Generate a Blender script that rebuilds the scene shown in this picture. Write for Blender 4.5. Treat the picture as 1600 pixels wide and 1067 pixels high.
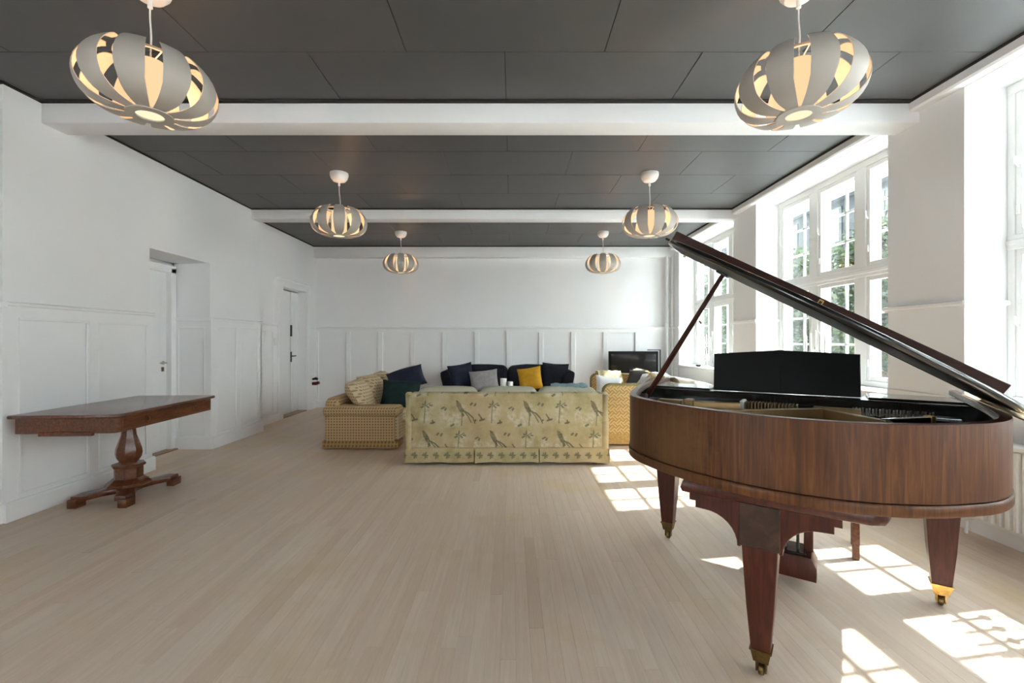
import bpy, bmesh, math, random
from mathutils import Vector, Matrix, noise
random.seed(7)
PI = math.pi
S = bpy.context.scene
COL = S.collection
for o in list(bpy.data.objects):
    bpy.data.objects.remove(o)

# ------------------------------------------------------------------ camera, sky, sun, exposure
cam_d = bpy.data.cameras.new('camera'); cam = bpy.data.objects.new('camera', cam_d); COL.objects.link(cam)
cam_d.sensor_width = 36.0; cam_d.lens = 711 / 1600 * 36; cam_d.clip_start = 0.05
cam.location = (0, 0, 1.4); cam.rotation_euler = (PI / 2, 0, 0)
S.camera = cam
S.view_settings.view_transform = 'Standard'; S.view_settings.look = 'None'
S.view_settings.gamma = 1; S.view_settings.use_curve_mapping = False
S.view_settings.exposure = 1.1
SKY = 9.0
SUN = 8.5
w = bpy.data.worlds.new('sky'); S.world = w; w.use_nodes = True
nt = w.node_tree; nt.nodes.clear()
wo = nt.nodes.new('ShaderNodeOutputWorld'); bg = nt.nodes.new('ShaderNodeBackground')
tc = nt.nodes.new('ShaderNodeTexCoord'); sx = nt.nodes.new('ShaderNodeSeparateXYZ'); cr = nt.nodes.new('ShaderNodeValToRGB')
nt.links.new(tc.outputs['Generated'], sx.inputs[0]); nt.links.new(sx.outputs['Z'], cr.inputs[0])
cr.color_ramp.elements[0].position = 0.0; cr.color_ramp.elements[0].color = (0.91, 0.945, 1.0, 1)
cr.color_ramp.elements[1].position = 0.9; cr.color_ramp.elements[1].color = (0.86, 0.92, 1.0, 1)
nt.links.new(cr.outputs[0], bg.inputs[0]); bg.inputs[1].default_value = SKY
nt.links.new(bg.outputs[0], wo.inputs[0])
sd = bpy.data.lights.new('sun', 'SUN'); sun = bpy.data.objects.new('sun', sd); COL.objects.link(sun)
sd.energy = SUN; sd.angle = math.radians(0.5); sd.color = (1.0, 0.965, 0.925)
sun.rotation_euler = Vector((-1, -0.165, -1.07)).to_track_quat('-Z', 'Y').to_euler()
sun.location = (8, 3, 8)
cy = S.cycles
cy.max_bounces = 12; cy.diffuse_bounces = 8; cy.glossy_bounces = 4; cy.transmission_bounces = 6; cy.transparent_max_bounces = 12
cy.caustics_reflective = False; cy.caustics_refractive = False
cy.sample_clamp_indirect = 6.0
cy.use_denoising = True

# ------------------------------------------------------------------ mesh building
class M:
    def __init__(s): s.bm = bmesh.new()
    def box(s, x0, x1, y0, y1, z0, z1, bev=0.0, seg=2, mat=None):
        bm = s.bm
        vs = [bm.verts.new(p) for p in ((x0,y0,z0),(x1,y0,z0),(x1,y1,z0),(x0,y1,z0),(x0,y0,z1),(x1,y0,z1),(x1,y1,z1),(x0,y1,z1))]
        fs = [bm.faces.new([vs[i] for i in f]) for f in ((3,2,1,0),(4,5,6,7),(0,1,5,4),(1,2,6,5),(2,3,7,6),(3,0,4,7))]
        if bev > 0:
            es = list({e for f in fs for e in f.edges})
            r = bmesh.ops.bevel(bm, geom=es, offset=bev, segments=seg, profile=0.5, affect='EDGES')
            vs = list({v for f in fs if f.is_valid for v in f.verts} | set(r['verts']))
        if mat is not None:
            bmesh.ops.transform(bm, matrix=mat, verts=[v for v in vs if v.is_valid])
        return s
    def prism(s, pts, a0, a1, axis='z', bev=0.0, seg=2):
        """polygon pts (2D) pushed along axis from a0 to a1; axis z: (x,y); y: (x,z); x: (y,z)"""
        bm = s.bm
        def P(p, a):
            return (p[0], p[1], a) if axis == 'z' else ((p[0], a, p[1]) if axis == 'y' else (a, p[0], p[1]))
        A = [bm.verts.new(P(p, a0)) for p in pts]; B = [bm.verts.new(P(p, a1)) for p in pts]
        n = len(pts); fs = [bm.faces.new(A[::-1]), bm.faces.new(B)]
        for i in range(n):
            fs.append(bm.faces.new((A[i], A[(i+1) % n], B[(i+1) % n], B[i])))
        bmesh.ops.recalc_face_normals(bm, faces=fs)
        if bev > 0:
            es = list({e for f in fs[:2] for e in f.edges})
            bmesh.ops.bevel(bm, geom=es, offset=bev, segments=seg, profile=0.5, affect='EDGES')
        return s
    def lathe(s, prof, n=24, c=(0, 0, 0), flat=False, cap=True):
        bm = s.bm; rings = []
        for r, z in prof:
            rings.append([bm.verts.new((c[0] + r*math.cos(2*PI*(k+.5)/n), c[1] + r*math.sin(2*PI*(k+.5)/n), c[2] + z)) for k in range(n)])
        fs = []
        for a, b in zip(rings, rings[1:]):
            for k in range(n):
                fs.append(bm.faces.new((a[k], a[(k+1) % n], b[(k+1) % n], b[k])))
        if cap:
            fs.append(bm.faces.new(rings[0][::-1])); fs.append(bm.faces.new(rings[-1]))
        bmesh.ops.recalc_face_normals(bm, faces=fs)
        return s
    def tube(s, path, r, n=8, cap=True):
        bm = s.bm; path = [Vector(p) for p in path]; rings = []
        up = Vector((0, 0, 1))
        for i, p in enumerate(path):
            t = (path[min(i+1, len(path)-1)] - path[max(i-1, 0)]).normalized()
            a = t.cross(up)
            if a.length < 1e-3: a = t.cross(Vector((1, 0, 0)))
            a.normalize(); b = t.cross(a)
            rr = r[i] if isinstance(r, (list, tuple)) else r
            rings.append([bm.verts.new(p + rr*(a*math.cos(2*PI*k/n) + b*math.sin(2*PI*k/n))) for k in range(n)])
        fs = []
        for a, b in zip(rings, rings[1:]):
            for k in range(n):
                fs.append(bm.faces.new((a[k], a[(k+1) % n], b[(k+1) % n], b[k])))
        if cap:
            fs.append(bm.faces.new(rings[0][::-1])); fs.append(bm.faces.new(rings[-1]))
        bmesh.ops.recalc_face_normals(bm, faces=fs)
        return s
    def loft(s, rings, cap=True, closed=True):
        bm = s.bm; R = [[bm.verts.new(p) for p in ring] for ring in rings]; fs = []
        n = len(R[0])
        for a, b in zip(R, R[1:]):
            for k in range(n if closed else n - 1):
                fs.append(bm.faces.new((a[k], a[(k+1) % n], b[(k+1) % n], b[k])))
        if cap and closed:
            fs.append(bm.faces.new(R[0][::-1])); fs.append(bm.faces.new(R[-1]))
        bmesh.ops.recalc_face_normals(bm, faces=fs)
        return s
    def cushion(s, wx, wy, t, mat=Matrix(), n=14, sag=0.0, pinch=0.06):
        """pillow lying in its local xy plane, thickness t along z, with pinched pointed corners"""
        bm = s.bm; top = {}; bot = {}
        for i in range(n + 1):
            for j in range(n + 1):
                a = 2*i/n - 1; b = 2*j/n - 1
                hgt = (max(0, 1 - abs(a)**2.6) * max(0, 1 - abs(b)**2.6)) ** 0.5
                x = a * wx/2 * (1 - pinch*(1 - b*b)); y = b * wy/2 * (1 - pinch*(1 - a*a))
                wob = 1 + 0.10*math.sin(3*a + 2*b) + sag*b
                z = hgt * t/2 * wob
                edge = i in (0, n) or j in (0, n)
                top[i, j] = bm.verts.new(mat @ Vector((x, y, z)))
                bot[i, j] = top[i, j] if edge else bm.verts.new(mat @ Vector((x, y, -z*0.9)))
        fs = []
        for i in range(n):
            for j in range(n):
                fs.append(bm.faces.new((top[i,j], top[i+1,j], top[i+1,j+1], top[i,j+1])))
                fs.append(bm.faces.new((bot[i,j+1], bot[i+1,j+1], bot[i+1,j], bot[i,j])))
        return s
    def wall(s, outer, inner, z0, z1, skip_y=None):
        """closed ring between two outlines (same count)"""
        bm = s.bm; n = len(outer); fs = []
        O0 = [bm.verts.new((p[0], p[1], z0)) for p in outer]; O1 = [bm.verts.new((p[0], p[1], z1)) for p in outer]
        I0 = [bm.verts.new((p[0], p[1], z0)) for p in inner]; I1 = [bm.verts.new((p[0], p[1], z1)) for p in inner]
        for i in range(n):
            j = (i + 1) % n
            if skip_y is not None and outer[i][1] > skip_y and outer[j][1] > skip_y: continue
            for a, b in ((O0, O1), (O1, I1), (I1, I0), (I0, O0)):
                fs.append(bm.faces.new((a[i], a[j], b[j], b[i])))
        bmesh.ops.recalc_face_normals(bm, faces=fs)
        return s
    def obj(s, name, mat, parent=None, smooth=30, kind=None):
        me = bpy.data.meshes.new(name); s.bm.to_mesh(me); s.bm.free()
        if smooth:
            for p in me.polygons: p.use_smooth = True
            me.set_sharp_from_angle(angle=math.radians(smooth))
        me.materials.append(mat)
        o = bpy.data.objects.new(name, me); COL.objects.link(o)
        if parent: o.parent = parent
        if kind: o['kind'] = kind
        return o

def empty(name, loc=(0, 0, 0), rz=0):
    o = bpy.data.objects.new(name, None); COL.objects.link(o); o.location = loc; o.rotation_euler = (0, 0, rz)
    o.empty_display_size = 0.1
    return o
def tag(o, label, cat, group=None):
    o['label'] = label; o['category'] = cat
    if group: o['group'] = group
    return o
def struct(o):
    o['kind'] = 'structure'; return o
def copy_tree(o, parent=None):
    c = o.copy(); COL.objects.link(c)
    if parent is not None: c.parent = parent
    for ch in o.children: copy_tree(ch, c)
    return c
def catmull(pts, k=6, closed=False):
    out = []; n = len(pts)
    for i in range(n if closed else n - 1):
        p = [pts[(i + d) % n] if closed else pts[min(max(i + d, 0), n - 1)] for d in (-1, 0, 1, 2)]
        for q in range(k):
            t = q / k
            out.append(tuple(0.5*((2*p[1][a]) + (-p[0][a]+p[2][a])*t + (2*p[0][a]-5*p[1][a]+4*p[2][a]-p[3][a])*t*t + (-p[0][a]+3*p[1][a]-3*p[2][a]+p[3][a])*t**3) for a in range(len(pts[0]))))
    if not closed: out.append(tuple(pts[-1]))
    return out
def offset(poly, d):
    """move a closed counter-clockwise outline outwards by d"""
    n = len(poly); out = []
    for i in range(n):
        a = Vector(poly[i-1]); b = Vector(poly[i]); c = Vector(poly[(i+1) % n])
        t1 = (b - a).normalized(); t2 = (c - b).normalized()
        n1 = Vector((t1.y, -t1.x)); n2 = Vector((t2.y, -t2.x)); m = (n1 + n2)
        m = m.normalized() / max(0.45, math.sqrt((1 + n1.dot(n2)) / 2)) if m.length > 1e-6 else n1
        q = b + m*d; out.append((q.x, q.y))
    return out

# ------------------------------------------------------------------ materials
class N:
    """node helper for one material"""
    def __init__(s, name):
        s.m = bpy.data.materials.new(name); s.m.use_nodes = True; s.t = s.m.node_tree
        s.b = s.t.nodes['Principled BSDF']; s.out = s.t.nodes['Material Output']
        s.tc = None
    def n(s, typ, **kw):
        x = s.t.nodes.new(typ)
        for k, v in kw.items(): setattr(x, k, v)
        return x
    def l(s, a, b): s.t.links.new(a, b)
    def put(s, sock, v):
        if isinstance(v, (int, float)): sock.default_value = v
        elif isinstance(v, (tuple, list)): sock.default_value = tuple(v) + ((1,) if len(v) == 3 and sock.type == 'RGBA' else ())
        else: s.l(v, sock)
    def math(s, op, a, b=0.0, c=0.0):
        x = s.n('ShaderNodeMath', operation=op); s.put(x.inputs[0], a); s.put(x.inputs[1], b)
        if op in ('MULTIPLY_ADD', 'SMOOTH_MIN', 'WRAP', 'COMPARE'): s.put(x.inputs[2], c)
        return x.outputs[0]
    def coord(s, kind='Object'):
        if not s.tc: s.tc = s.n('ShaderNodeTexCoord')
        return s.tc.outputs[kind]
    def xyz(s, v=None):
        x = s.n('ShaderNodeSeparateXYZ'); s.l(v or s.coord(), x.inputs[0]); return x.outputs
    def comb(s, a, b, c=0.0):
        x = s.n('ShaderNodeCombineXYZ')
        for i, v in enumerate((a, b, c)): s.put(x.inputs[i], v)
        return x.outputs[0]
    def mapping(s, scale, v=None):
        x = s.n('ShaderNodeMapping'); s.l(v or s.coord(), x.inputs[0]); x.inputs['Scale'].default_value = scale; return x.outputs[0]
    def noise(s, scale, v=None, detail=4, rough=0.55, dist=0.0):
        x = s.n('ShaderNodeTexNoise'); s.l(v or s.coord(), x.inputs['Vector']); x.inputs['Scale'].default_value = scale
        x.inputs['Detail'].default_value = detail; x.inputs['Roughness'].default_value = rough; x.inputs['Distortion'].default_value = dist
        return x.outputs[0]
    def ramp(s, v, stops):
        x = s.n('ShaderNodeValToRGB'); s.l(v, x.inputs[0]); e = x.color_ramp.elements
        while len(e) < len(stops): e.new(0.5)
        for k, (p, c) in zip(e, stops): k.position = p; k.color = tuple(c) + (1,)
        return x.outputs[0]
    def mix(s, f, a, b, mode='MIX'):
        x = s.n('ShaderNodeMix', data_type='RGBA', blend_type=mode); s.put(x.inputs[0], f)
        s.put(x.inputs[6], a); s.put(x.inputs[7], b); return x.outputs[2]
    def bump(s, v, strength=0.2, dist=0.01):
        x = s.n('ShaderNodeBump'); s.l(v, x.inputs['Height']); x.inputs['Strength'].default_value = strength; x.inputs['Distance'].default_value = dist
        s.l(x.outputs[0], s.b.inputs['Normal'])
    def set(s, color=None, rough=None, metal=None, spec=None, coat=None):
        for k, v in (('Base Color', color), ('Roughness', rough), ('Metallic', metal), ('Specular IOR Level', spec), ('Coat Weight', coat)):
            if v is not None: s.put(s.b.inputs[k], v)
        return s.m

def plain(name, col, rough=0.5, metal=0.0, spec=0.5, vary=0.06, scale=6.0, bump=0.0, bscale=60.0, coat=None):
    k = N(name)
    n = k.noise(scale)
    a = tuple(c*(1 - vary) for c in col); b = tuple(min(1, c*(1 + vary)) for c in col)
    k.set(k.ramp(n, [(0.3, a), (0.7, b)]), rough, metal, spec, coat)
    if bump: k.bump(k.noise(bscale), bump, 0.004)
    return k.m

WALL = plain('painted_plaster', (0.855, 0.86, 0.872), 0.75, spec=0.25, vary=0.015, scale=1.5, bump=0.12, bscale=25)
TRIM = plain('painted_woodwork', (0.865, 0.87, 0.88), 0.42, spec=0.4, vary=0.012, scale=3)
SASH = plain('white_window_paint', (0.84, 0.84, 0.83), 0.4, spec=0.4, vary=0.015, scale=5)
CEIL = plain('charcoal_ceiling_board', (0.082, 0.082, 0.082), 0.48, spec=0.45, vary=0.05, scale=2.5, bump=0.04, bscale=18)
CGAP = plain('black_shadow_gap', (0.012, 0.012, 0.012), 0.8, vary=0.05)
BLACK = plain('black_lacquer', (0.008, 0.008, 0.008), 0.22, spec=0.5, vary=0.1, coat=0.4)
LIDL = plain('dark_lid_lacquer', (0.012, 0.006, 0.004), 0.60, spec=0.10, vary=0.1)
DESK = plain('dull_black_lacquer', (0.006, 0.006, 0.006), 0.5, spec=0.2, vary=0.1)
BRASS = plain('aged_brass', (0.62, 0.40, 0.13), 0.32, 1.0, vary=0.25, scale=40)
DBRASS = plain('dark_brass', (0.20, 0.13, 0.055), 0.4, 1.0, vary=0.3, scale=40)
GOLD = plain('bronzed_iron_frame', (0.27, 0.175, 0.075), 0.42, 0.7, vary=0.1, scale=8)
STEEL = plain('string_steel', (0.45, 0.42, 0.38), 0.35, 1.0, vary=0.1)
CHROME = plain('brushed_nickel', (0.62, 0.61, 0.58), 0.25, 1.0, vary=0.05)
SILVER = plain('candelabra_silver', (0.70, 0.69, 0.66), 0.3, 1.0, vary=0.1, scale=20)
WAX = plain('white_candle_wax', (0.86, 0.85, 0.82), 0.5, vary=0.02)
IRON = plain('black_iron', (0.015, 0.014, 0.014), 0.5, vary=0.2)
PLASTIC = plain('white_plastic', (0.82, 0.82, 0.81), 0.35, vary=0.02)
NAVY = plain('charcoal_navy_upholstery', (0.012, 0.014, 0.024), 0.85, spec=0.25, vary=0.3, scale=30, bump=0.2, bscale=150)
NAVYC = plain('navy_velvet', (0.016, 0.020, 0.042), 0.8, spec=0.3, vary=0.3, scale=12)
GREENC = plain('dark_green_velvet', (0.004, 0.018, 0.018), 0.8, spec=0.3, vary=0.4, scale=12)
GREYC = plain('light_grey_velvet', (0.36, 0.34, 0.345), 0.8, vary=0.15, scale=14, bump=0.3, bscale=20)
MUSTARD = plain('mustard_linen', (0.62, 0.33, 0.015), 0.8, vary=0.12, scale=14, bump=0.2, bscale=60)
CREAM = plain('cream_linen', (0.74, 0.71, 0.65), 0.85, vary=0.05, scale=9, bump=0.2, bscale=80)
WHITEC = plain('white_cotton', (0.80, 0.79, 0.78), 0.85, vary=0.06, scale=18, bump=0.3, bscale=25)
YELT = plain('pale_yellow_knit', (0.72, 0.62, 0.36), 0.85, vary=0.2, scale=30, bump=0.4, bscale=40)
TEAL = plain('grey_teal_wool', (0.19, 0.27, 0.30), 0.85, vary=0.25, scale=30, bump=0.4, bscale=50)
OLIVE = plain('olive_piping', (0.30, 0.26, 0.13), 0.85, vary=0.2, scale=25)
SCREEN = plain('dark_tv_glass', (0.006, 0.006, 0.007), 0.08, spec=0.5, vary=0.05)
REDP = plain('dark_red_plastic', (0.16, 0.02, 0.025), 0.4)
GRNP = plain('dark_green_plastic', (0.01, 0.05, 0.03), 0.4)
OAKD = plain('threshold_oak', (0.30, 0.20, 0.12), 0.5, vary=0.2, scale=20)

def wood(name, dark, mid, light, rough, grain=(3, 3, 40), axis_scale=1.0, coat=0.3, patch=None):
    k = N(name)
    v = k.mapping(grain)
    g = k.noise(2.2, v, 8, 0.62, 0.8)
    c = k.ramp(g, [(0.30, dark), (0.52, mid), (0.72, light)])
    big = k.noise(1.6, None, 3, 0.5)
    c = k.mix(k.math('MULTIPLY', k.ramp(big, [(0.35, (0, 0, 0)), (0.7, (1, 1, 1))]), 0.55), c, dark)
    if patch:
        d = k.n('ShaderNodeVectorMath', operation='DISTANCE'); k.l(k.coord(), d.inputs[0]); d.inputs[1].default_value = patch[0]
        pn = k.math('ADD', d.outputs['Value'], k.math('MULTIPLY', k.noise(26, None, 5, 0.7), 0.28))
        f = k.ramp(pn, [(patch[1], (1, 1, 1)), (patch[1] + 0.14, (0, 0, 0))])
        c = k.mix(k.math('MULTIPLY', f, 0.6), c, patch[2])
    k.set(c, rough, 0.0, 0.32, coat)
    k.b.inputs['Coat Roughness'].default_value = 0.25
    k.bump(g, 0.06, 0.002)
    return k.m
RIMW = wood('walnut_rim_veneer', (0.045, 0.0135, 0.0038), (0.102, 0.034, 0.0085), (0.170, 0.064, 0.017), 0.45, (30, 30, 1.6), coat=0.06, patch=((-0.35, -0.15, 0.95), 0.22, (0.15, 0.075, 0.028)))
MAHO = wood('red_mahogany', (0.032, 0.0065, 0.0038), (0.072, 0.0150, 0.0082), (0.115, 0.027, 0.013), 0.36, (22, 22, 2.0), coat=0.12)
LIDW = wood('dark_mahogany_lid', (0.028, 0.008, 0.005), (0.050, 0.014, 0.009), (0.072, 0.022, 0.013), 0.55, (2, 26, 26), coat=0.0)
TABW = wood('polished_mahogany', (0.050, 0.013, 0.006), (0.135, 0.040, 0.014), (0.24, 0.080, 0.027), 0.28, (24, 3, 24), coat=0.5)
TABT = wood('sheen_mahogany_top', (0.075, 0.028, 0.019), (0.14, 0.056, 0.036), (0.20, 0.090, 0.060), 0.24, (24, 2, 24), coat=0.5)  # lightened so the colour carries the reflection of wall and window
BLOCKW = wood('burr_mahogany', (0.020, 0.010, 0.007), (0.050, 0.022, 0.013), (0.085, 0.040, 0.022), 0.4, (9, 9, 9), coat=0.2)

def floor_mat():
    k = N('whitewashed_floor_boards')
    at = k.n('ShaderNodeAttribute', attribute_name='tone')
    geo = k.n('ShaderNodeNewGeometry')
    pos = geo.outputs['Position']
    off = k.n('ShaderNodeVectorMath', operation='ADD'); k.l(pos, off.inputs[0]); k.l(k.comb(0.0, k.math('MULTIPLY', at.outputs['Fac'], 37.0)), off.inputs[1])
    g = k.noise(1.0, k.mapping((55, 2.2, 1), off.outputs[0]), 7, 0.6, 0.6)
    fine = k.noise(1.0, k.mapping((160, 9, 1), off.outputs[0]), 4, 0.6)
    tone = k.ramp(at.outputs['Fac'], [(0.0, (0.68, 0.525, 0.40)), (0.35, (0.75, 0.59, 0.46)), (0.7, (0.79, 0.64, 0.515)), (1.0, (0.82, 0.685, 0.57))])
    c = k.mix(k.ramp(g, [(0.3, (0.55,)*3), (0.75, (0.0,)*3)]), tone, (0.60, 0.455, 0.345))
    c = k.mix(k.math('MULTIPLY', k.ramp(fine, [(0.45, (0,)*3), (0.75, (1,)*3)]), 0.30), c, (0.84, 0.71, 0.58))
    st = k.noise(1.3, pos, 4, 0.6)
    c = k.mix(k.math('MULTIPLY', k.ramp(st, [(0.53, (0,)*3), (0.68, (1,)*3)]), 0.5), c, (0.68, 0.50, 0.25))
    st2 = k.noise(0.9, k.mapping((1, 1, 1), off.outputs[0]), 3, 0.5)
    c = k.mix(k.math('MULTIPLY', k.ramp(st2, [(0.5, (0,)*3), (0.7, (1,)*3)]), 0.25), c, (0.68, 0.58, 0.52))
    k.set(c, k.math('ADD', k.math('MULTIPLY', fine, 0.25), 0.36), 0.0, 0.4)
    k.bump(g, 0.10, 0.002)
    return k.m
FLOORM = floor_mat()

def glass_mat():
    k = N('window_glass')
    t = k.n('ShaderNodeBsdfTransparent'); g = k.n('ShaderNodeBsdfGlossy'); g.inputs['Roughness'].default_value = 0.02
    t.inputs[0].default_value = (0.95, 0.97, 0.96, 1)
    mx = k.n('ShaderNodeMixShader'); fr = k.n('ShaderNodeFresnel'); fr.inputs[0].default_value = 1.45
    nz = k.noise(1.2); bp = k.n('ShaderNodeBump'); k.l(nz, bp.inputs['Height']); bp.inputs['Strength'].default_value = 0.04
    k.l(bp.outputs[0], g.inputs['Normal'])
    geo = k.n('ShaderNodeNewGeometry'); k.l(k.math('MULTIPLY', fr.outputs[0], k.math('SUBTRACT', 1.0, geo.outputs['Backfacing'])), mx.inputs[0]); k.l(t.outputs[0], mx.inputs[1]); k.l(g.outputs[0], mx.inputs[2]); k.l(mx.outputs[0], k.out.inputs[0])
    return k.m
GLASS = glass_mat()

def weave_mat(name, a, b, scale, kind):
    k = N(name); x, y, z = k.xyz()
    u = k.math('MULTIPLY', k.math('ADD', x, y), scale); v = k.math('MULTIPLY', z, scale)
    if kind == 'dots':
        p = k.math('MULTIPLY', k.math('SINE', k.math('ADD', u, v)), k.math('SINE', k.math('SUBTRACT', u, v)))
        f = k.ramp(p, [(0.10, (0,)*3), (0.45, (1,)*3)])
        dd = k.math('ABSOLUTE', p)
    else:
        s1 = k.math('SINE', k.math('ADD', u, v)); s2 = k.math('SINE', k.math('SUBTRACT', u, v))
        ch = k.math('GREATER_THAN', k.math('MULTIPLY', k.math('SINE', k.math('MULTIPLY', k.math('ADD', u, v), 0.25)), k.math('SINE', k.math('MULTIPLY', k.math('SUBTRACT', u, v), 0.25))), 0.0)
        p = k.math('ADD', k.math('MULTIPLY', ch, s1), k.math('MULTIPLY', k.math('SUBTRACT', 1.0, ch), s2))
        f = k.ramp(k.math('MULTIPLY_ADD', p, 0.5, 0.5), [(0.40, (0,)*3), (0.75, (1,)*3)])
        dd = p
    n = k.noise(9)
    c = k.mix(f, a, b)
    c = k.mix(k.math('MULTIPLY', n, 0.25), c, tuple(q*0.75 for q in a))
    k.set(c, 0.85, spec=0.2); k.bump(f, 0.25, 0.004)
    return k.m
TAN = weave_mat('tan_dotted_weave', (0.56, 0.40, 0.22), (0.24, 0.135, 0.06), 88.0, 'dots')
TANL = weave_mat('pale_dotted_weave', (0.62, 0.50, 0.33), (0.34, 0.22, 0.10), 76.0, 'dots')
TAND = weave_mat('tan_dotted_weave_band', (0.44, 0.28, 0.12), (0.20, 0.11, 0.045), 68.0, 'dots')
BASK = weave_mat('yellow_basket_weave', (0.72, 0.55, 0.29), (0.47, 0.28, 0.09), 135.0, 'basket')
BASKB = plain('yellow_plain_weave', (0.55, 0.36, 0.13), 0.85, vary=0.2, scale=40)

def bird_mat(name, pattern=True, skirt=False, base=((0.30, 0.25, 0.105), (0.42, 0.345, 0.175), (0.46, 0.325, 0.175))):
    """printed cotton: long tailed birds, swallows, leaves and pale blossom in a half drop repeat"""
    k = N(name); x, y, z = k.xyz()
    n1 = k.noise(4.5, None, 5, 0.65); n2 = k.noise(22, None, 4, 0.6)
    warm = k.noise(1.1, None, 2, 0.5)
    c = k.ramp(n1, [(0.34, base[0]), (0.5, base[1]), (0.68, (0.48, 0.42, 0.28))])
    c = k.mix(k.math('MULTIPLY', k.ramp(warm, [(0.42, (0,)*3), (0.62, (1,)*3)]), 0.6), c, base[2])
    if pattern or skirt:
        def seg(u, v, a, b, r, soft=0.006):
            """0..1 coverage of a capsule from a to b"""
            d = (b[0]-a[0], b[1]-a[1]); L = d[0]**2 + d[1]**2
            pu = k.math('SUBTRACT', u, a[0]); pv = k.math('SUBTRACT', v, a[1])
            t = k.math('ADD', k.math('MULTIPLY', pu, d[0]/L), k.math('MULTIPLY', pv, d[1]/L)); 
            t = k.math('MINIMUM', k.math('MAXIMUM', t, 0.0), 1.0)
            eu = k.math('SUBTRACT', pu, k.math('MULTIPLY', t, d[0])); ev = k.math('SUBTRACT', pv, k.math('MULTIPLY', t, d[1]))
            ds = k.math('SQRT', k.math('ADD', k.math('MULTIPLY', eu, eu), k.math('MULTIPLY', ev, ev)))
            return k.math('SUBTRACT', ds, r)
        def union(lst):
            o = lst[0]
            for q in lst[1:]: o = k.math('MINIMUM', o, q)
            return o
        def cover(d, soft):
            mr = k.n('ShaderNodeMapRange', clamp=True); k.l(d, mr.inputs[0]); mr.inputs[1].default_value = soft; mr.inputs[2].default_value = -soft*0.3
            return mr.outputs[0]
        if not skirt:
            CX, CZ = 0.7626, 0.34
            zz = k.math('SUBTRACT', z, 0.09)
            row = k.math('FLOOR', k.math('DIVIDE', zz, CZ)); v = k.math('SUBTRACT', zz, k.math('MULTIPLY', row, CZ))
            sh = k.math('MULTIPLY', k.math('FLOORED_MODULO', row, 2.0), CX/2)
            u = k.math('FLOORED_MODULO', k.math('ADD', k.math('MULTIPLY', x, -1.0), k.math('ADD', sh, PHX)), CX)
            wob = k.math('MULTIPLY', k.math('SUBTRACT', n2, 0.5), 0.018)
            u = k.math('ADD', u, wob)
            pale = union([seg(u, v, (0.14, 0.06), (0.19, 0.10), 0.055), seg(u, v, (0.24, 0.20), (0.27, 0.16), 0.035), seg(u, v, (0.60, 0.10), (0.63, 0.22), 0.035), seg(u, v, (0.03, 0.14), (0.06, 0.12), 0.04)])
            c = k.mix(k.math('MULTIPLY', k.math('MULTIPLY', cover(pale, 0.05), k.ramp(n2, [(0.38, (0,)*3), (0.6, (1,)*3)])), 0.75), c, (0.60, 0.55, 0.43))
            stem = union([seg(u, v, (0.585, 0.05), (0.60, 0.30), 0.003), seg(u, v, (0.60, 0.24), (0.655, 0.275), 0.003), seg(u, v, (0.245, 0.02), (0.255, 0.15), 0.003)])
            leaf = union([seg(u, v, (0.555, 0.225), (0.575, 0.235), 0.008), seg(u, v, (0.62, 0.235), (0.635, 0.225), 0.008), seg(u, v, (0.595, 0.262), (0.60, 0.285), 0.007), seg(u, v, (0.57, 0.26), (0.58, 0.255), 0.008),
                          seg(u, v, (0.65, 0.25), (0.67, 0.245), 0.007), seg(u, v, (0.02, 0.21), (0.05, 0.225), 0.007), seg(u, v, (0.06, 0.195), (0.07, 0.21), 0.008), seg(u, v, (0.35, 0.255), (0.365, 0.27), 0.009),
                          seg(u, v, (0.395, 0.245), (0.405, 0.262), 0.009), seg(u, v, (0.13, 0.015), (0.155, 0.03), 0.010)])
            c = k.mix(k.math('MULTIPLY', cover(k.math('MINIMUM', stem, leaf), 0.006), 0.85), c, (0.085, 0.092, 0.045))
            sw = union([seg(u, v, (0.44, 0.145), (0.47, 0.105), 0.0045), seg(u, v, (0.455, 0.075), (0.505, 0.09), 0.008), seg(u, v, (0.468, 0.105), (0.478, 0.088), 0.008),
                        seg(u, v, (0.66, 0.045), (0.70, 0.055), 0.008), seg(u, v, (0.68, 0.075), (0.685, 0.045), 0.007), seg(u, v, (0.40, 0.075), (0.405, 0.08), 0.008)])
            c = k.mix(k.math('MULTIPLY', cover(sw, 0.005), 0.85), c, (0.060, 0.046, 0.016))
            body = union([seg(u, v, (0.205, 0.275), (0.215, 0.245), 0.017), seg(u, v, (0.215, 0.25), (0.245, 0.19), 0.024), seg(u, v, (0.245, 0.19), (0.262, 0.135), 0.012), seg(u, v, (0.20, 0.285), (0.19, 0.295), 0.007)])
            tail = union([seg(u, v, (0.265, 0.185), (0.325, 0.155), 0.0065), seg(u, v, (0.325, 0.155), (0.375, 0.105), 0.006), seg(u, v, (0.375, 0.105), (0.40, 0.045), 0.004),
                          seg(u, v, (0.275, 0.175), (0.32, 0.125), 0.004), seg(u, v, (0.32, 0.125), (0.355, 0.055), 0.004)])
            wing = k.ramp(n2, [(0.4, (0.065, 0.050, 0.018)), (0.6, (0.19, 0.155, 0.075))])
            c = k.mix(k.math('MULTIPLY', cover(body, 0.005), 0.88), c, wing)
            c = k.mix(k.math('MULTIPLY', cover(tail, 0.004), 0.85), c, (0.060, 0.046, 0.016))
        else:
            CX = 0.123
            u = k.math('FLOORED_MODULO', x, CX); v = z
            lf = union([seg(u, v, (0.035, 0.112), (0.09, 0.116), 0.007), seg(u, v, (0.055, 0.14), (0.062, 0.085), 0.007), seg(u, v, (0.04, 0.09), (0.08, 0.135), 0.004)])
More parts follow.
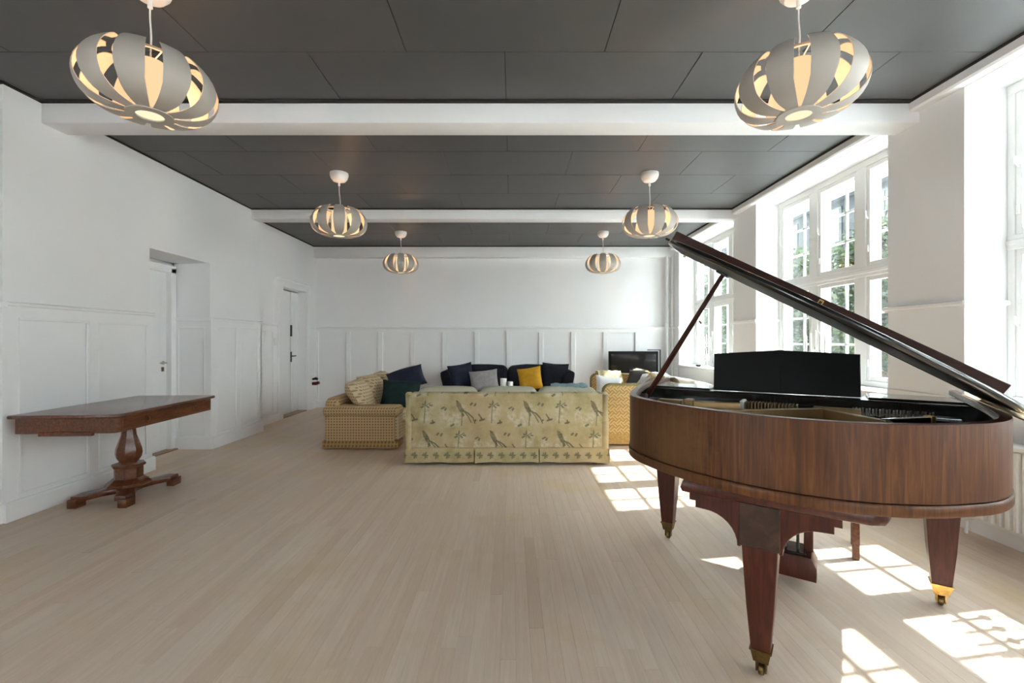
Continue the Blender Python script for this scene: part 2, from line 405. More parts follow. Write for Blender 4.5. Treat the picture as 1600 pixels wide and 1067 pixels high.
            c = k.mix(k.math('MULTIPLY', cover(lf, 0.008), 0.85), c, (0.10, 0.09, 0.035))
    fine = k.noise(120, None, 2, 0.5)
    c = k.mix(0.08, c, k.ramp(fine, [(0.3, (0.3, 0.27, 0.2)), (0.7, (0.9, 0.85, 0.7))]))
    k.set(c, 0.8, spec=0.2); k.bump(fine, 0.12, 0.002)
    return k.m
PHX = 0.378
BIRD = bird_mat('bird_print_cotton')
BIRDP = bird_mat('bird_print_plain', False)
BIRDS = bird_mat('bird_print_skirt', False, True)
BIRDC = bird_mat('faded_print_cushion', False, False, ((0.34, 0.34, 0.25), (0.44, 0.44, 0.35), (0.46, 0.43, 0.33)))

def shade_mat():
    k = N('lamp_shade_strip')
    d = k.b; d.inputs['Base Color'].default_value = (0.66, 0.60, 0.53, 1); d.inputs['Roughness'].default_value = 0.5
    n = k.noise(3.0); k.set(k.ramp(n, [(0.3, (0.42, 0.385, 0.345)), (0.7, (0.455, 0.42, 0.375))]))
    return k.m
SHADE = shade_mat()
def glow_mat(name, col, strength):
    k = N(name); e = k.n('ShaderNodeEmission'); n = k.noise(2.0)
    k.l(k.ramp(n, [(0.2, tuple(c*0.95 for c in col)), (0.8, col)]), e.inputs[0]); e.inputs[1].default_value = strength
    k.l(e.outputs[0], k.out.inputs[0]); return k.m
GLOW = glow_mat('lit_lamp_tube', (1.0, 0.69, 0.38), 0.50)
GLOWB = glow_mat('lit_lamp_lens', (1.0, 0.84, 0.56), 0.55)

# ------------------------------------------------------------------ room constants (x right, y depth, z up)
H = 3.41
XL, XLF, XB = -3.95, -3.92, -4.16
YN = 3.53        # left wall, its panelling face, the set-back part of it
XR, XG = 3.42, 3.74                       # piers, window plane
YB = 9.72                                 # back wall
WIN = [(1.20, 3.44), (4.14, 6.38), (7.02, 9.32), (-1.74, 0.50)]
REAR_FILLW = [(0.2, 1.5)]  # opening added behind the camera to let in fill light
ZS, ZH = 0.93, 3.32                       # sill, head
YREAR = -4.4

# floor
fl = M().box(-5.9, 3.98, YREAR-0.3, YB+0.3, -0.12, -0.014).obj('floor', FLOORM, smooth=0); struct(fl)
def boards():
    W = 0.0685; x = -5.6; allb = []
    rnd = random.Random(3)
    while x < XR:
        y = YREAR - rnd.random()*2
        while y < YB:
            L = rnd.choice((0.9, 1.2, 1.5, 1.9, 2.3)) + rnd.random()*0.3
            y0, y1 = max(y, YREAR), min(y + L, YB)
            if y1 - y0 > 0.05:
                t = min(1, max(0, rnd.gauss(0.5, 0.2)))
                allb.append((x, x + W, y0, y1, t))
            y += L
        x += W
    def area(b):
        xc = (b[0] + b[1])/2; tot = 0
        for k in range(12):
            y = b[2] + (b[3]-b[2])*(k+.5)/12
            if y < 1.87 or abs(xc)/y > 1.125: continue
            if y > 3.49 and xc < -3.9: continue
            tot += 1/y**3
        return tot*(b[3]-b[2])
    allb.sort(key=area, reverse=True)
    def mesh(bl, name):
        vs, fs, tone = [], [], []
        for x0, x1, y0, y1, t in bl:
            g = 0.00012; x0 += g; x1 -= g; y0 += g; y1 -= g; e = 0.0005; dz = -0.0003*t
            b = len(vs)
            vs += [(x0, y0, -0.014), (x1, y0, -0.014), (x1, y1, -0.014), (x0, y1, -0.014),
                   (x0, y0, -0.0009), (x1, y0, -0.0009), (x1, y1, -0.0009), (x0, y1, -0.0009),
                   (x0+e, y0+e, dz), (x1-e, y0+e, dz), (x1-e, y1-e, dz), (x0+e, y1-e, dz)]
            q = [(8, 9, 10, 11)]
            for lo in (0, 4):
                for i in range(4): q.append((lo+i, lo+(i+1) % 4, lo+4+(i+1) % 4, lo+4+i))
            fs += [tuple(b+i for i in f) for f in q]; tone += [t]*len(q)
        me = bpy.data.meshes.new(name); me.from_pydata(vs, [], fs)
        at = me.attributes.new('tone', 'FLOAT', 'FACE'); at.data.foreach_set('value', tone)
        me.materials.append(FLOORM)
        o = bpy.data.objects.new(name, me); COL.objects.link(o); o.parent = fl
        return o
    for b in allb[:300]: mesh([b], 'floor_board')
    r = mesh(allb[300:], 'distant_floor_boards'); r['kind'] = 'stuff'
boards()

# ceiling with its boards, shadow gaps and beams
ce = M().box(-5.9, 3.98, YREAR-0.3, YB+0.3, H+0.012, H+0.15).obj('ceiling', CGAP, smooth=0); struct(ce)
PW = 1.375
def ceiling_panels():
    rows = []
    for y0 in (-4.43, -3.74, -3.05, -2.36, -1.67, -0.98, -0.29, 0.40, 1.09, 1.78, 2.47): rows.append((y0, y0+0.69))
    rows.append((3.16, 3.815))
    rows += [(4.065, 4.81), (4.81, 5.49), (5.49, 6.19), (6.19, 6.895)]
    rows += [(7.125, 7.81), (7.81, 8.50), (8.50, 9.19), (9.19, 9.60)]
    odd = {2.47: 1, 1.09: 1, -0.29: 1, 4.81: 1, 6.19: 1, 7.81: 1, 9.19: 1}
    for y0, y1 in rows:
        x = -0.05 + (0.69 if y0 in odd else 0) - 5*PW
        xmax = 3.335; xmin = -5.6 if y1 < 3.5 else (-4.0 if y1 < 7 else -4.19)
        if 3.1 < y0 < 3.5: xmin = -5.65
        while x < xmax:
            a, b = max(x, xmin), min(x + PW, xmax)
            if b - a > 0.03:
                g = 0.0028
                M().box(a+g, b-g, y0+g, y1-g, H, H+0.0115, 0.0015, 1).obj('ceiling_board', CEIL, ce, smooth=0)
            x += PW
ceiling_panels()
for y0, y1, zb in ((3.82, 4.06, 3.235), (6.90, 7.12, 3.258)):
    M().box(-4.2, 3.60, y0, y1, zb, H+0.02, 0.012, 2).obj('beam', WALL, ce)
M().box(-4.3, 3.46, 9.61, YB+0.1, 3.176, H+0.02, 0.012, 2).obj('beam', WALL, ce)
# black strips that draw the shadow line where boards meet beams and walls
for y0, y1, xa in ((3.775, 3.82, -4.02), (6.865, 6.90, -4.02), (9.575, 9.61, -4.2)):
    M().box(xa, 3.335, y0, y1, H-0.012, H+0.005).obj('edge_shadow_strip', CGAP, ce, smooth=0)
M().box(-5.7, XL, YN-0.035, YN, H-0.014, H+0.005).obj('edge_shadow_strip', CGAP, ce, smooth=0)
for x0, y0, y1 in ((-3.955, YN-0.03, 3.82), (-3.96, 4.06, 6.9), (-4.19, 7.12, 9.6)):
    M().box(x0, x0+0.03, y0, y1, H-0.012, H+0.005).obj('edge_shadow_strip', CGAP, ce, smooth=0)
for y0, y1 in ((YREAR, 3.82), (4.06, 6.90), (7.12, 9.61)):
    M().box(3.315, 3.335, y0, y1, H-0.012, H+0.004).obj('edge_shadow_strip', CGAP, ce, smooth=0)
    M().prism([(3.335, H+0.01), (3.335, H-0.07), (3.35, H-0.085), (3.45, H-0.085), (3.45, H+0.01)], y0, y1, 'y').obj('cornice', TRIM, ce)

# ------------------------------------------------------------------ left wall
wl = M()
wl.box(-4.42, XL, YN, 4.96, 0, H+0.1)
wl.box(-4.42, XL, 4.96, 5.95, 2.42, H+0.1)
wl.box(-4.42, XL, 5.95, 7.12, 0, H+0.1)
wl.box(-4.72, XB-0.035, 7.12, 8.12, 0, H+0.1)
wl.box(-4.72, XB-0.035, 8.12, 9.29, 2.47, H+0.1)
wl.box(-4.72, XB-0.035, 9.29, YB+0.2, 0, H+0.1)
wl.box(-5.75, -4.42, YN, 3.66, 0, H+0.1)
LEFT_FILLW = [(-3.2, -1.4)]  # opening added out of view to bring fill light from the left
for a, b in ((YREAR-0.2, -3.2), (-1.4, 3.66)): wl.box(-5.9, -5.7, a, b, 0, H+0.1)
for a, b in LEFT_FILLW: wl.box(-5.9, -5.7, a, b, 0, 0.8); wl.box(-5.9, -5.7, a, b, 3.25, H+0.1)
wl.box(-4.95, -4.72, 4.9, 9.6, 0, H+0.1)
wl.box(-4.72, -4.47, 4.9, 6.0, 0, H+0.1)
wl = struct(wl.obj('wall_left', WALL, smooth=0))
def moulded_panel(parent, plane, a0, a1, z0, z1, axis, face, inward):
    """raised frame round a sunk wainscot field. axis 'y': runs along y at x=face; axis 'x': along x at y=face; inward: sign of the room side"""
    m = M(); t = 0.012; wd = 0.022
    for (p0, p1, q0, q1) in ((a0, a1, z1-wd, z1), (a0, a1, z0, z0+wd), (a0, a0+wd, z0+wd, z1-wd), (a1-wd, a1, z0+wd, z1-wd)):
        f0, f1 = sorted((face - inward*0.012, face + inward*0.002))
        if axis == 'y': m.box(f0, f1, p0, p1, q0, q1, 0.004, 1)
        else: m.box(p0, p1, f0, f1, q0, q1, 0.004, 1)
    m.obj('panel_moulding', TRIM, parent)
    f0, f1 = sorted((face - inward*0.04, face - inward*0.016))
    m = M()
    if axis == 'y': m.box(f0, f1, a0, a1, z0, z1)
    else: m.box(a0, a1, f0, f1, z0, z1)
    m.obj('panel', TRIM, parent, smooth=0)
def wainscot_y(parent, face, back, y0, y1, panels, inward, z1=1.66, pz=(0.17, 1.59)):
    """boarding along y: rails and stiles around the sunk panels"""
    f0, f1 = sorted((back, face))
    M().box(f0, f1, y0, y1, pz[1], z1).obj('top_rail', TRIM, parent, smooth=0)
    M().box(f0, f1, y0, y1, 0.0, pz[0]).obj('bottom_rail', TRIM, parent, smooth=0)
    e = [y0] + [q for p in panels for q in p] + [y1]
    for i in range(0, len(e), 2):
        if e[i+1] - e[i] > 0.004:
            M().box(f0, f1, e[i], e[i+1], pz[0], pz[1]).obj('stile', TRIM, parent, smooth=0)
    for a, b in panels: moulded_panel(parent, None, a, b, pz[0], pz[1], 'y', face, inward)
def rail_y(parent, face, y0, y1, inward, z=1.66):
    P = [(0, z), (0.016, z), (0.016, z+0.016), (0.03, z+0.024), (0.03, z+0.042), (0.012, z+0.052), (0, z+0.052)]
    M().prism([(face + inward*(p[0]-0.02), p[1]) for p in P] if True else P, y0, y1, 'y').obj('dado_rail', TRIM, parent)
wainscot_y(wl, XLF, XL-0.005, YN, 4.96, [(3.615, 4.22), (4.315, 4.90)], 1)
wainscot_y(wl, XLF, XL-0.005, 5.95, 7.12, [(6.06, 6.49), (6.58, 7.03)], 1)
wainscot_y(wl, XB, XB-0.04, 7.12, 8.06, [(7.24, 7.94)], 1)
wainscot_y(wl, XB, XB-0.04, 9.35, YB, [], 1)
rail_y(wl, XLF, YN-0.02, 5.0, 1); rail_y(wl, XLF, 5.93, 7.14, 1); rail_y(wl, XB, 7.12, 8.06, 1); rail_y(wl, XB, 9.35, YB, 1)
# return face of the step and the near return
M().box(XB-0.02, XLF, 7.10, 7.125, 0, 1.66).obj('return_face', WALL, wl, smooth=0)
M().box(-5.7, XLF, YN-0.03, YN+0.002, 0, 1.66).obj('return_panelling', TRIM, wl, smooth=0)
M().box(-5.7, XLF+0.012, YN-0.05, YN+0.002, 1.66, 1.712, 0.006, 1).obj('dado_rail', TRIM, wl)
# niche of door 1 : far reveal with its own panelling
M().box(-4.42, XLF, 5.925, 5.952, 0, 0.17).obj('bottom_rail', TRIM, wl, smooth=0)
M().box(-4.42, XLF, 5.925, 5.952, 1.59, 1.66).obj('top_rail', TRIM, wl, smooth=0)
M().box(-4.0, XLF, 5.925, 5.952, 0.17, 1.59).obj('stile', TRIM, wl, smooth=0)
M().box(-4.42, -4.36, 5.925, 5.952, 0.17, 1.59).obj('stile', TRIM, wl, smooth=0)
moulded_panel(wl, None, -4.36, -4.0, 0.17, 1.59, 'x', 5.925, -1)
M().box(-4.40, XLF+0.01, 5.915, 5.95, 1.66, 1.712, 0.006, 1).obj('dado_rail', TRIM, wl)
M().box(-4.42, XL-0.004, 4.94, 4.958, 0, 2.419).obj('reveal_lining', TRIM, wl, smooth=0)
# baseboards
def base_y(name, face, y0, y1, inward, h=0.15):
    pts = [(face - inward*0.01, 0), (face + inward*0.03, 0), (face + inward*0.03, h-0.02), (face + inward*0.018, h), (face - inward*0.01, h)]
    return M().prism(pts, y0, y1, 'y')
bb = base_y('', XLF, YN-0.03, 4.97, 1).obj('baseboard_left', TRIM); struct(bb)
base_y('', XLF, 5.92, 7.13, 1).obj('baseboard_piece', TRIM, bb)
base_y('', XB, 7.12, 8.06, 1).obj('baseboard_piece', TRIM, bb)
base_y('', XB, 9.36, YB, 1).obj('baseboard_piece', TRIM, bb)
M().box(-4.4, XLF+0.01, 5.90, 5.93, 0, 0.15, 0.004, 1).obj('baseboard_piece', TRIM, bb)
M().box(-5.7, XLF+0.01, YN-0.055, YN-0.02, 0, 0.15, 0.004, 1).obj('baseboard_piece', TRIM, bb)

# door 1 in its deep niche
d1 = struct(empty('door_1'))
m = M(); m.box(-4.46, -4.37, 4.97, 5.04, 0, 2.34, 0.004, 1); m.obj('jamb', TRIM, d1)
m = M(); m.box(-4.46, -4.37, 5.84, 5.925, 0, 2.34, 0.004, 1); m.obj('jamb', TRIM, d1)
m = M(); m.box(-4.46, -4.37, 4.97, 5.925, 2.28, 2.37, 0.004, 1); m.obj('lintel', TRIM, d1)
leaf = M().box(-4.475, -4.435, 5.03, 5.85, 0.02, 2.29, 0.003, 1).obj('door_leaf', TRIM, d1)
for z0, z1 in ((0.22, 1.02), (1.2, 2.14)):
    M().box(-4.436, -4.428, 5.15, 5.72, z0, z1, 0.005, 1).obj('door_panel', TRIM, leaf)
hd = M(); hd.lathe([(0.022, 0), (0.022, 0.012)], 16)
bmesh.ops.rotate(hd.bm, verts=hd.bm.verts, cent=(0, 0, 0), matrix=Matrix.Rotation(PI/2, 3, 'Y'))
bmesh.ops.translate(hd.bm, verts=hd.bm.verts, vec=(-4.435, 5.775, 1.13))
hd.tube([(-4.43, 5.775, 1.13), (-4.385, 5.775, 1.13), (-4.375, 5.765, 1.13), (-4.375, 5.66, 1.132)], 0.009, 8)
hd.obj('handle', CHROME, d1)
M().box(-4.436, -4.428, 5.755, 5.795, 1.02, 1.075, 0.006, 2).obj('keyhole_plate', DBRASS, d1)
M().box(-4.47, -4.33, 4.97, 5.925, -0.005, 0.018, 0.006, 1).obj('threshold', OAKD, d1)
# door 2 : double doors in a panelled frame
d2 = struct(empty('door_2'))
m = M()
for y0, y1, z0, z1 in ((8.06, 8.22, 0, 2.53), (9.21, 9.35, 0, 2.53), (8.22, 9.21, 2.39, 2.53)):
    m.box(XB-0.2, XB+0.035, y0, y1, z0, z1, 0.008, 1)
m.box(XB-0.02, XB+0.05, 8.04, 9.37, 2.50, 2.545, 0.008, 1)
m.obj('door_frame', TRIM, d2)
M().box(-4.50, -4.16, 9.19, 9.22, 0, 2.39).obj('far_reveal', TRIM, d2, smooth=0)
lf = M().box(-4.36, -4.32, 8.22, 8.865, 0.02, 2.37, 0.004, 1).obj('door_leaf', TRIM, d2)
M().box(-4.325, -4.312, 8.33, 8.76, 0.25, 1.0, 0.005, 1).obj('door_panel', TRIM, lf)
M().box(-4.325, -4.312, 8.33, 8.76, 1.2, 2.2, 0.005, 1).obj('door_panel', TRIM, lf)
lf2 = M().box(-4.36, -4.32, 8.895, 9.22, 0.02, 2.37, 0.004, 1).obj('door_leaf', TRIM, d2)
M().box(-4.325, -4.312, 8.95, 9.15, 0.25, 2.2, 0.005, 1).obj('door_panel', TRIM, lf2)
M().box(-4.36, -4.34, 8.86, 8.90, 0.02, 2.37).obj('door_gap', IRON, d2, smooth=0)  # black sheet fills the gap, its darkness is put into the colour
M().box(-4.325, -4.30, 8.86, 8.91, 1.50, 1.72, 0.006, 1).obj('lock_case', IRON, d2)
hd = M().tube([(-4.32, 8.9, 1.115), (-4.27, 8.9, 1.115), (-4.265, 8.98, 1.12)], 0.011, 8); hd.box(-4.322, -4.312, 8.87, 8.92, 1.0, 1.2, 0.004, 1); hd.obj('handle', IRON, d2)
M().box(-4.322, -4.31, 8.27, 8.31, 2.02, 2.06, 0.006, 1).obj('peephole', IRON, d2)
M().box(-4.40, -4.15, 8.22, 9.21, -0.005, 0.02, 0.006, 1).obj('threshold', OAKD, d2)

# ------------------------------------------------------------------ back wall with eleven panels
wb = struct(M().box(-4.9, 4.1, YB+0.03, YB+0.25, 0, H+0.1).obj('wall_back', WALL, smooth=0))
st = [(491 + 50.1*k - 800)/711*YB for k in range(12)]
FB = YB - 0.03
M().box(-4.2, XR, FB, YB+0.035, 1.60, 1.66).obj('top_rail', TRIM, wb, smooth=0)
M().box(-4.2, XR, FB, YB+0.035, 0, 0.2).obj('bottom_rail', TRIM, wb, smooth=0)
for k, x in enumerate(st):
    M().box(x, x+0.098, FB, YB+0.035, 0.2, 1.60, 0.004, 1).obj('stile', TRIM, wb)
    if k < 11: 
        M().box(x+0.098, st[k+1] if k < 10 else XR, YB+0.006, YB+0.034, 0.2, 1.60).obj('panel', TRIM, wb, smooth=0)
M().prism([(FB-0.02, 1.66), (FB-0.028, 1.675), (FB-0.028, 1.695), (FB-0.012, 1.712), (YB+0.04, 1.712), (YB+0.04, 1.66)], -4.2, XR, 'x').obj('dado_rail', TRIM, wb)
struct(M().prism([(FB-0.02, 0), (FB-0.02, 0.13), (FB-0.008, 0.15), (YB, 0.15), (YB, 0)], -4.17, XR, 'x').obj('baseboard_back', TRIM))

# ------------------------------------------------------------------ right wall: aprons, piers, lintels
wr = M()
ys = [YREAR-0.2, -1.74, 0.50, 1.20, 3.44, 4.14, 6.38, 7.02, 9.32, YB+0.2]
for a, b in zip(ys, ys[1:]):
    if (a, b) in WIN:
        wr.box(XR, 3.92, a, b, 0, ZS-0.03); wr.box(XR, 3.92, a, b, ZH, H+0.1)
    else:
        wr.box(XR, 3.92, a, b, 0, H+0.1)
wr = struct(wr.obj('wall_right', WALL, smooth=0))
for a, b in ((0.50, 1.20), (3.44, 4.14), (6.38, 7.02), (9.32, YB)):
    m = M(); z = 1.66
    m.prism([(XR-0.0, z), (XR-0.014, z), (XR-0.014, z+0.014), (XR-0.034, z+0.024), (XR-0.034, z+0.044), (XR-0.012, z+0.054), (XR, z+0.054)], a-0.02, b+(0.02 if b < 9 else 0), 'y')
    m.box(XR-0.03, XG, a-0.03, a+0.005, z+0.01, z+0.05, 0.006, 1)
    if b < 9: m.box(XR-0.03, XG, b-0.005, b+0.03, z+0.01, z+0.05, 0.006, 1)
    m.obj('dado_rail', TRIM, wr)
    M().box(XR-0.012, XR+0.01, a, b, 0.15, 0.975, 0.005, 1).obj('pier_panel', TRIM, wr)
struct(base_y('', XR, 0.4, YB, -1).obj('baseboard_right', TRIM))
def window(idx, y0, y1):
    wn = M()
    f = XG
    # fixed frame: jambs, posts, transom, head, sill piece  (inner plane f .. f+0.07) and the outer frame
    col = (y1 - y0 - 0.36)/3; jw = 0.05; pw = 0.13
    posts = [(y0, y0+jw), (y0+jw+col, y0+jw+col+pw), (y0+jw+2*col+pw, y0+jw+2*col+2*pw), (y1-jw, y1)]
    ztr = (2.085, 2.195)
    for a, b in posts:
        wn.box(f, f+0.08, a, b, ZS, ZH, 0.006, 1); wn.box(3.845, 3.915, a+0.01, b-0.01, ZS, ZH, 0.005, 1)
        wn.box(f+0.06, 3.86, a+0.02, b-0.02, ZS, ZH)
    for a, b in ((ZS, ZS+0.06), ztr, (ZH-0.07, ZH)):
        wn.box(f-0.004, f+0.082, y0, y1, a, b, 0.006, 1); wn.box(3.84, 3.918, y0, y1, a+0.005, b-0.005, 0.005, 1)
        wn.box(f+0.06, 3.86, y0, y1, a+0.012, b-0.012)
    wn.box(f-0.014, f+0.01, y0, y1, 2.12, 2.16, 0.006, 1)
    wn = struct(wn.obj('window_%d' % idx, SASH))
    M().box(XR-0.035, f+0.01, y0-0.02, y1+0.02, ZS-0.045, ZS, 0.008, 2).obj('sill', TRIM, wn)
    for c in range(3):
        a = y0 + jw + c*(col + pw); b = a + col
        for (z0, z1) in ((ZS+0.06, ztr[0]), (ztr[1], ZH-0.07)):
            # inner casement: one big pane
            m = M(); s = 0.045
            for p in ((a, a+s, z0, z1), (b-s, b, z0, z1), (a+s, b-s, z0, z0+s), (a+s, b-s, z1-s, z1)):
                m.box(f+0.012, f+0.052, *p, 0.004, 1)
            so = m.obj('inner_casement', SASH, wn)
            M().box(f+0.030, f+0.034, a+s-0.004, b-s+0.004, z0+s-0.004, z1-s+0.004).obj('pane', GLASS, so, smooth=0)
            hm = M().tube([(f+0.012, b-0.02, (z0+z1)/2-0.03), (f-0.012, b-0.02, (z0+z1)/2), (f-0.012, b-0.02, (z0+z1)/2+0.05)], 0.007, 6)
            hm.box(f+0.0, f+0.014, b-0.032, b-0.008, z0+0.15, z0+0.22, 0.003, 1)
            hm.obj('catch', SASH, so)
            # outer casement: six small panes
            m = M(); s = 0.030; mu = 0.026
            for p in ((a, a+s, z0, z1), (b-s, b, z0, z1), (a+s, b-s, z0, z0+s), (a+s, b-s, z1-s, z1)):
                m.box(3.85, 3.89, *p, 0.004, 1)
            ym = (a+b)/2; hs = (z1-z0-2*s)/3
            m.box(3.855, 3.885, ym-mu/2, ym+mu/2, z0+s, z1-s, 0.004, 1)
            for q in (1, 2): m.box(3.855, 3.885, a+s, b-s, z0+s+q*hs-mu/2, z0+s+q*hs+mu/2, 0.004, 1)
            so = m.obj('outer_casement', SASH, wn)
            for yy0, yy1 in ((a+s, ym-mu/2), (ym+mu/2, b-s)):
                for q in range(3):
                    M().box(3.869, 3.872, yy0-0.004, yy1+0.004, z0+s+q*hs+(mu/2 if q else 0)-0.004, z0+s+(q+1)*hs-(mu/2 if q < 2 else 0)+0.004).obj('pane', GLASS, so, smooth=0)
for i, (a, b) in enumerate(WIN): window(i+1, a, b)
# rear wall behind the camera
m = M(); xe = [-5.9] + [q for p in REAR_FILLW for q in p] + [3.98]
for k in range(0, len(xe), 2): m.box(xe[k], xe[k+1], YREAR-0.3, YREAR, 0, H+0.1)
for a, b in REAR_FILLW:
    m.box(a, b, YREAR-0.3, YREAR, 0, 0.8); m.box(a, b, YREAR-0.3, YREAR, 3.25, H+0.1)
struct(m.obj('wall_rear', WALL, smooth=0))
for k, (a, b) in enumerate(REAR_FILLW):  # unseen window, added only for soft frontal fill
    m = M()
    for p in ((a, a+0.06, 0.8, 3.25), (b-0.06, b, 0.8, 3.25), (a+0.06, b-0.06, 0.8, 0.88), (a+0.06, b-0.06, 3.17, 3.25), ((a+b)/2-0.05, (a+b)/2+0.05, 0.88, 3.17), (a+0.06, b-0.06, 2.1, 2.2)):
        m.box(p[0], p[1], YREAR-0.2, YREAR-0.12, p[2], p[3], 0.005, 1)
    wq = struct(m.obj('window_%d' % (k+5), SASH))
    for c0_, c1_ in ((a+0.06, (a+b)/2-0.05), ((a+b)/2+0.05, b-0.06)):
        for z0, z1 in ((0.88, 2.1), (2.2, 3.17)): M().box(c0_, c1_, YREAR-0.165, YREAR-0.161, z0, z1).obj('pane', GLASS, wq, smooth=0)

for k, (a, b) in enumerate(LEFT_FILLW):  # unseen near left window, added as a fill source
    m = M()
    for p in ((a, a+0.06, 0.8, 3.25), (b-0.06, b, 0.8, 3.25), (a+0.06, b-0.06, 0.8, 0.88), (a+0.06, b-0.06, 3.17, 3.25), ((a+b)/2-0.05, (a+b)/2+0.05, 0.88, 3.17), (a+0.06, b-0.06, 2.1, 2.2)):
        m.box(-5.86, -5.78, p[0], p[1], p[2], p[3], 0.005, 1)
    wq = struct(m.obj('window_%d' % (k+6), SASH))
    for c0_, c1_ in ((a+0.06, (a+b)/2-0.05), ((a+b)/2+0.05, b-0.06)):
        for z0, z1 in ((0.88, 2.1), (2.2, 3.17)): M().box(-5.822, -5.818, c0_, c1_, z0, z1).obj('pane', GLASS, wq, smooth=0)

# ------------------------------------------------------------------ outside: yard, neighbouring building, trees
YARD_BOUNCE = plain('bounce_yard_paving', (0.70, 0.69, 0.68), 0.9, vary=0.4, scale=3)  # unseen ground, made pale to bounce daylight up to the ceiling
BWALL = plain('grey_render', (0.017, 0.021, 0.023), 0.85, vary=0.12, scale=1.2)
BROOF = plain('slate_roof', (0.09, 0.10, 0.11), 0.8, vary=0.2, scale=4)
BGLS = plain('dark_window_glass', (0.006, 0.008, 0.009), 0.4)
BFRM = plain('grey_window_frame', (0.03, 0.033, 0.035), 0.6)
BARK = plain('bark', (0.10, 0.07, 0.05), 0.9, vary=0.4, scale=20)
def leaf_mat():
    k = N('leaf_green'); n = k.noise(2.2, None, 3); g = k.n('ShaderNodeNewGeometry')
    c = k.ramp(k.math('MULTIPLY_ADD', g.outputs['Random Per Island'], 0.6, k.math('MULTIPLY', n, 0.5)), [(0.2, (0.006, 0.012, 0.005)), (0.55, (0.018, 0.033, 0.010)), (0.9, (0.055, 0.080, 0.026))])
    tr = k.n('ShaderNodeBsdfTranslucent'); k.l(c, tr.inputs[0]); mx = k.n('ShaderNodeMixShader'); mx.inputs[0].default_value = 0.45
    k.set(c, 0.5); k.l(k.b.outputs[0], mx.inputs[1]); k.l(tr.outputs[0], mx.inputs[2]); k.l(mx.outputs[0], k.out.inputs[0]); return k.m
LEAF = leaf_mat()
struct(M().box(-30, 30, -30, 60, -0.35, -0.15).obj('ground', YARD_BOUNCE, smooth=0))
nb = empty('neighbouring_building', (15.0, 18, -0.15)); tag(nb, 'grey rendered building with rows of windows seen through the window panes, behind the trees', 'building')
M().box(0, 8, -14, 30, 0, 8.0).obj('facade', BWALL, nb, smooth=0)
M().prism([(-0.4, 8.0), (8.4, 8.0), (4.0, 9.6)], -14.3, 30.3, 'y').obj('roof', BROOF, nb, smooth=0)
for k in range(13):
    for z0 in (0.7, 3.2, 5.7):
        y = -12.6 + k*3.2
        fo = M().box(-0.06, 0.05, y-0.75, y+0.75, z0, z0+2.0).obj('window', BFRM, nb, smooth=0)
        M().box(-0.075, 0, y-0.66, y-0.04, z0+0.09, z0+1.91).obj('pane', BGLS, fo, smooth=0)
        M().box(-0.075, 0, y+0.04, y+0.66, z0+0.09, z0+1.91).obj('pane', BGLS, fo, smooth=0)
def tree(x, y, h, r, label, seed, n=9000):
    rnd = random.Random(seed); t = empty('tree', (x, y, -0.15)); tag(t, label, 'tree', 'trees in the yard')
    tr = M().tube([(0, 0, 0), (0.05, 0.03, h*0.3), (-0.04, 0.05, h*0.6), (0, 0, h*0.85)], [0.11, 0.09, 0.06, 0.02], 8)
    for q in range(7):
        a = rnd.random()*6.28; z = h*(0.3 + 0.06*q)
        tr.tube([(0, 0, z), (r*0.35*math.cos(a), r*0.35*math.sin(a), z+0.3), (r*0.8*math.cos(a), r*0.8*math.sin(a), z+0.5)], [0.04, 0.025, 0.01], 5)
    tr.obj('trunk', BARK, t)
    cl = []
    for q in range(34):
        a = rnd.random()*6.28; rr = r*math.sqrt(rnd.random())*0.8; z = h*(0.22 + 0.68*rnd.random())
        kz = 1 - abs(z/h - 0.5)*0.9
        cl.append((rr*math.cos(a)*kz, rr*math.sin(a)*kz, z, 0.30 + 0.3*rnd.random()))
    vs, fs = [], []
    for q in range(n):
        c = rnd.choice(cl); d = Vector((rnd.gauss(0, 1), rnd.gauss(0, 1), rnd.gauss(0, 0.8))).normalized()*c[3]*(rnd.random()**0.4)*1.25
        p = Vector(c[:3]) + d; s = 0.05 + 0.06*rnd.random()
        u = Vector((rnd.gauss(0, 1), rnd.gauss(0, 1), rnd.gauss(0, 0.6))).normalized(); v = u.orthogonal().normalized()
        v.rotate(Matrix.Rotation(rnd.random()*6.28, 3, u)); b = len(vs)
        vs += [p - u*s, p + v*s*0.5, p + u*s, p - v*s*0.5]; fs.append((b, b+1, b+2, b+3))
    me = bpy.data.meshes.new('foliage'); me.from_pydata(vs, [], fs); me.materials.append(LEAF)
    o = bpy.data.objects.new('foliage', me); COL.objects.link(o); o.parent = t; o['kind'] = 'stuff'
tree(8.2, 7.4, 4.2, 1.25, 'leafy young tree outside, nearest to the piano end of the windows', 1)
tree(8.5, 10.4, 4.6, 1.35, 'tall leafy tree filling the right panes of the middle window', 2)
tree(8.8, 13.4, 4.4, 1.4, 'leafy tree behind the middle panes of the middle window', 3)
tree(8.4, 16.4, 4.2, 1.35, 'leafy tree at the left panes of the middle window', 4)
tree(8.2, 19.5, 4.5, 1.4, 'leafy tree seen through the far window near the back corner', 5)
tree(9.0, 23.0, 4.8, 1.5, 'farthest leafy tree seen through the far window', 6)

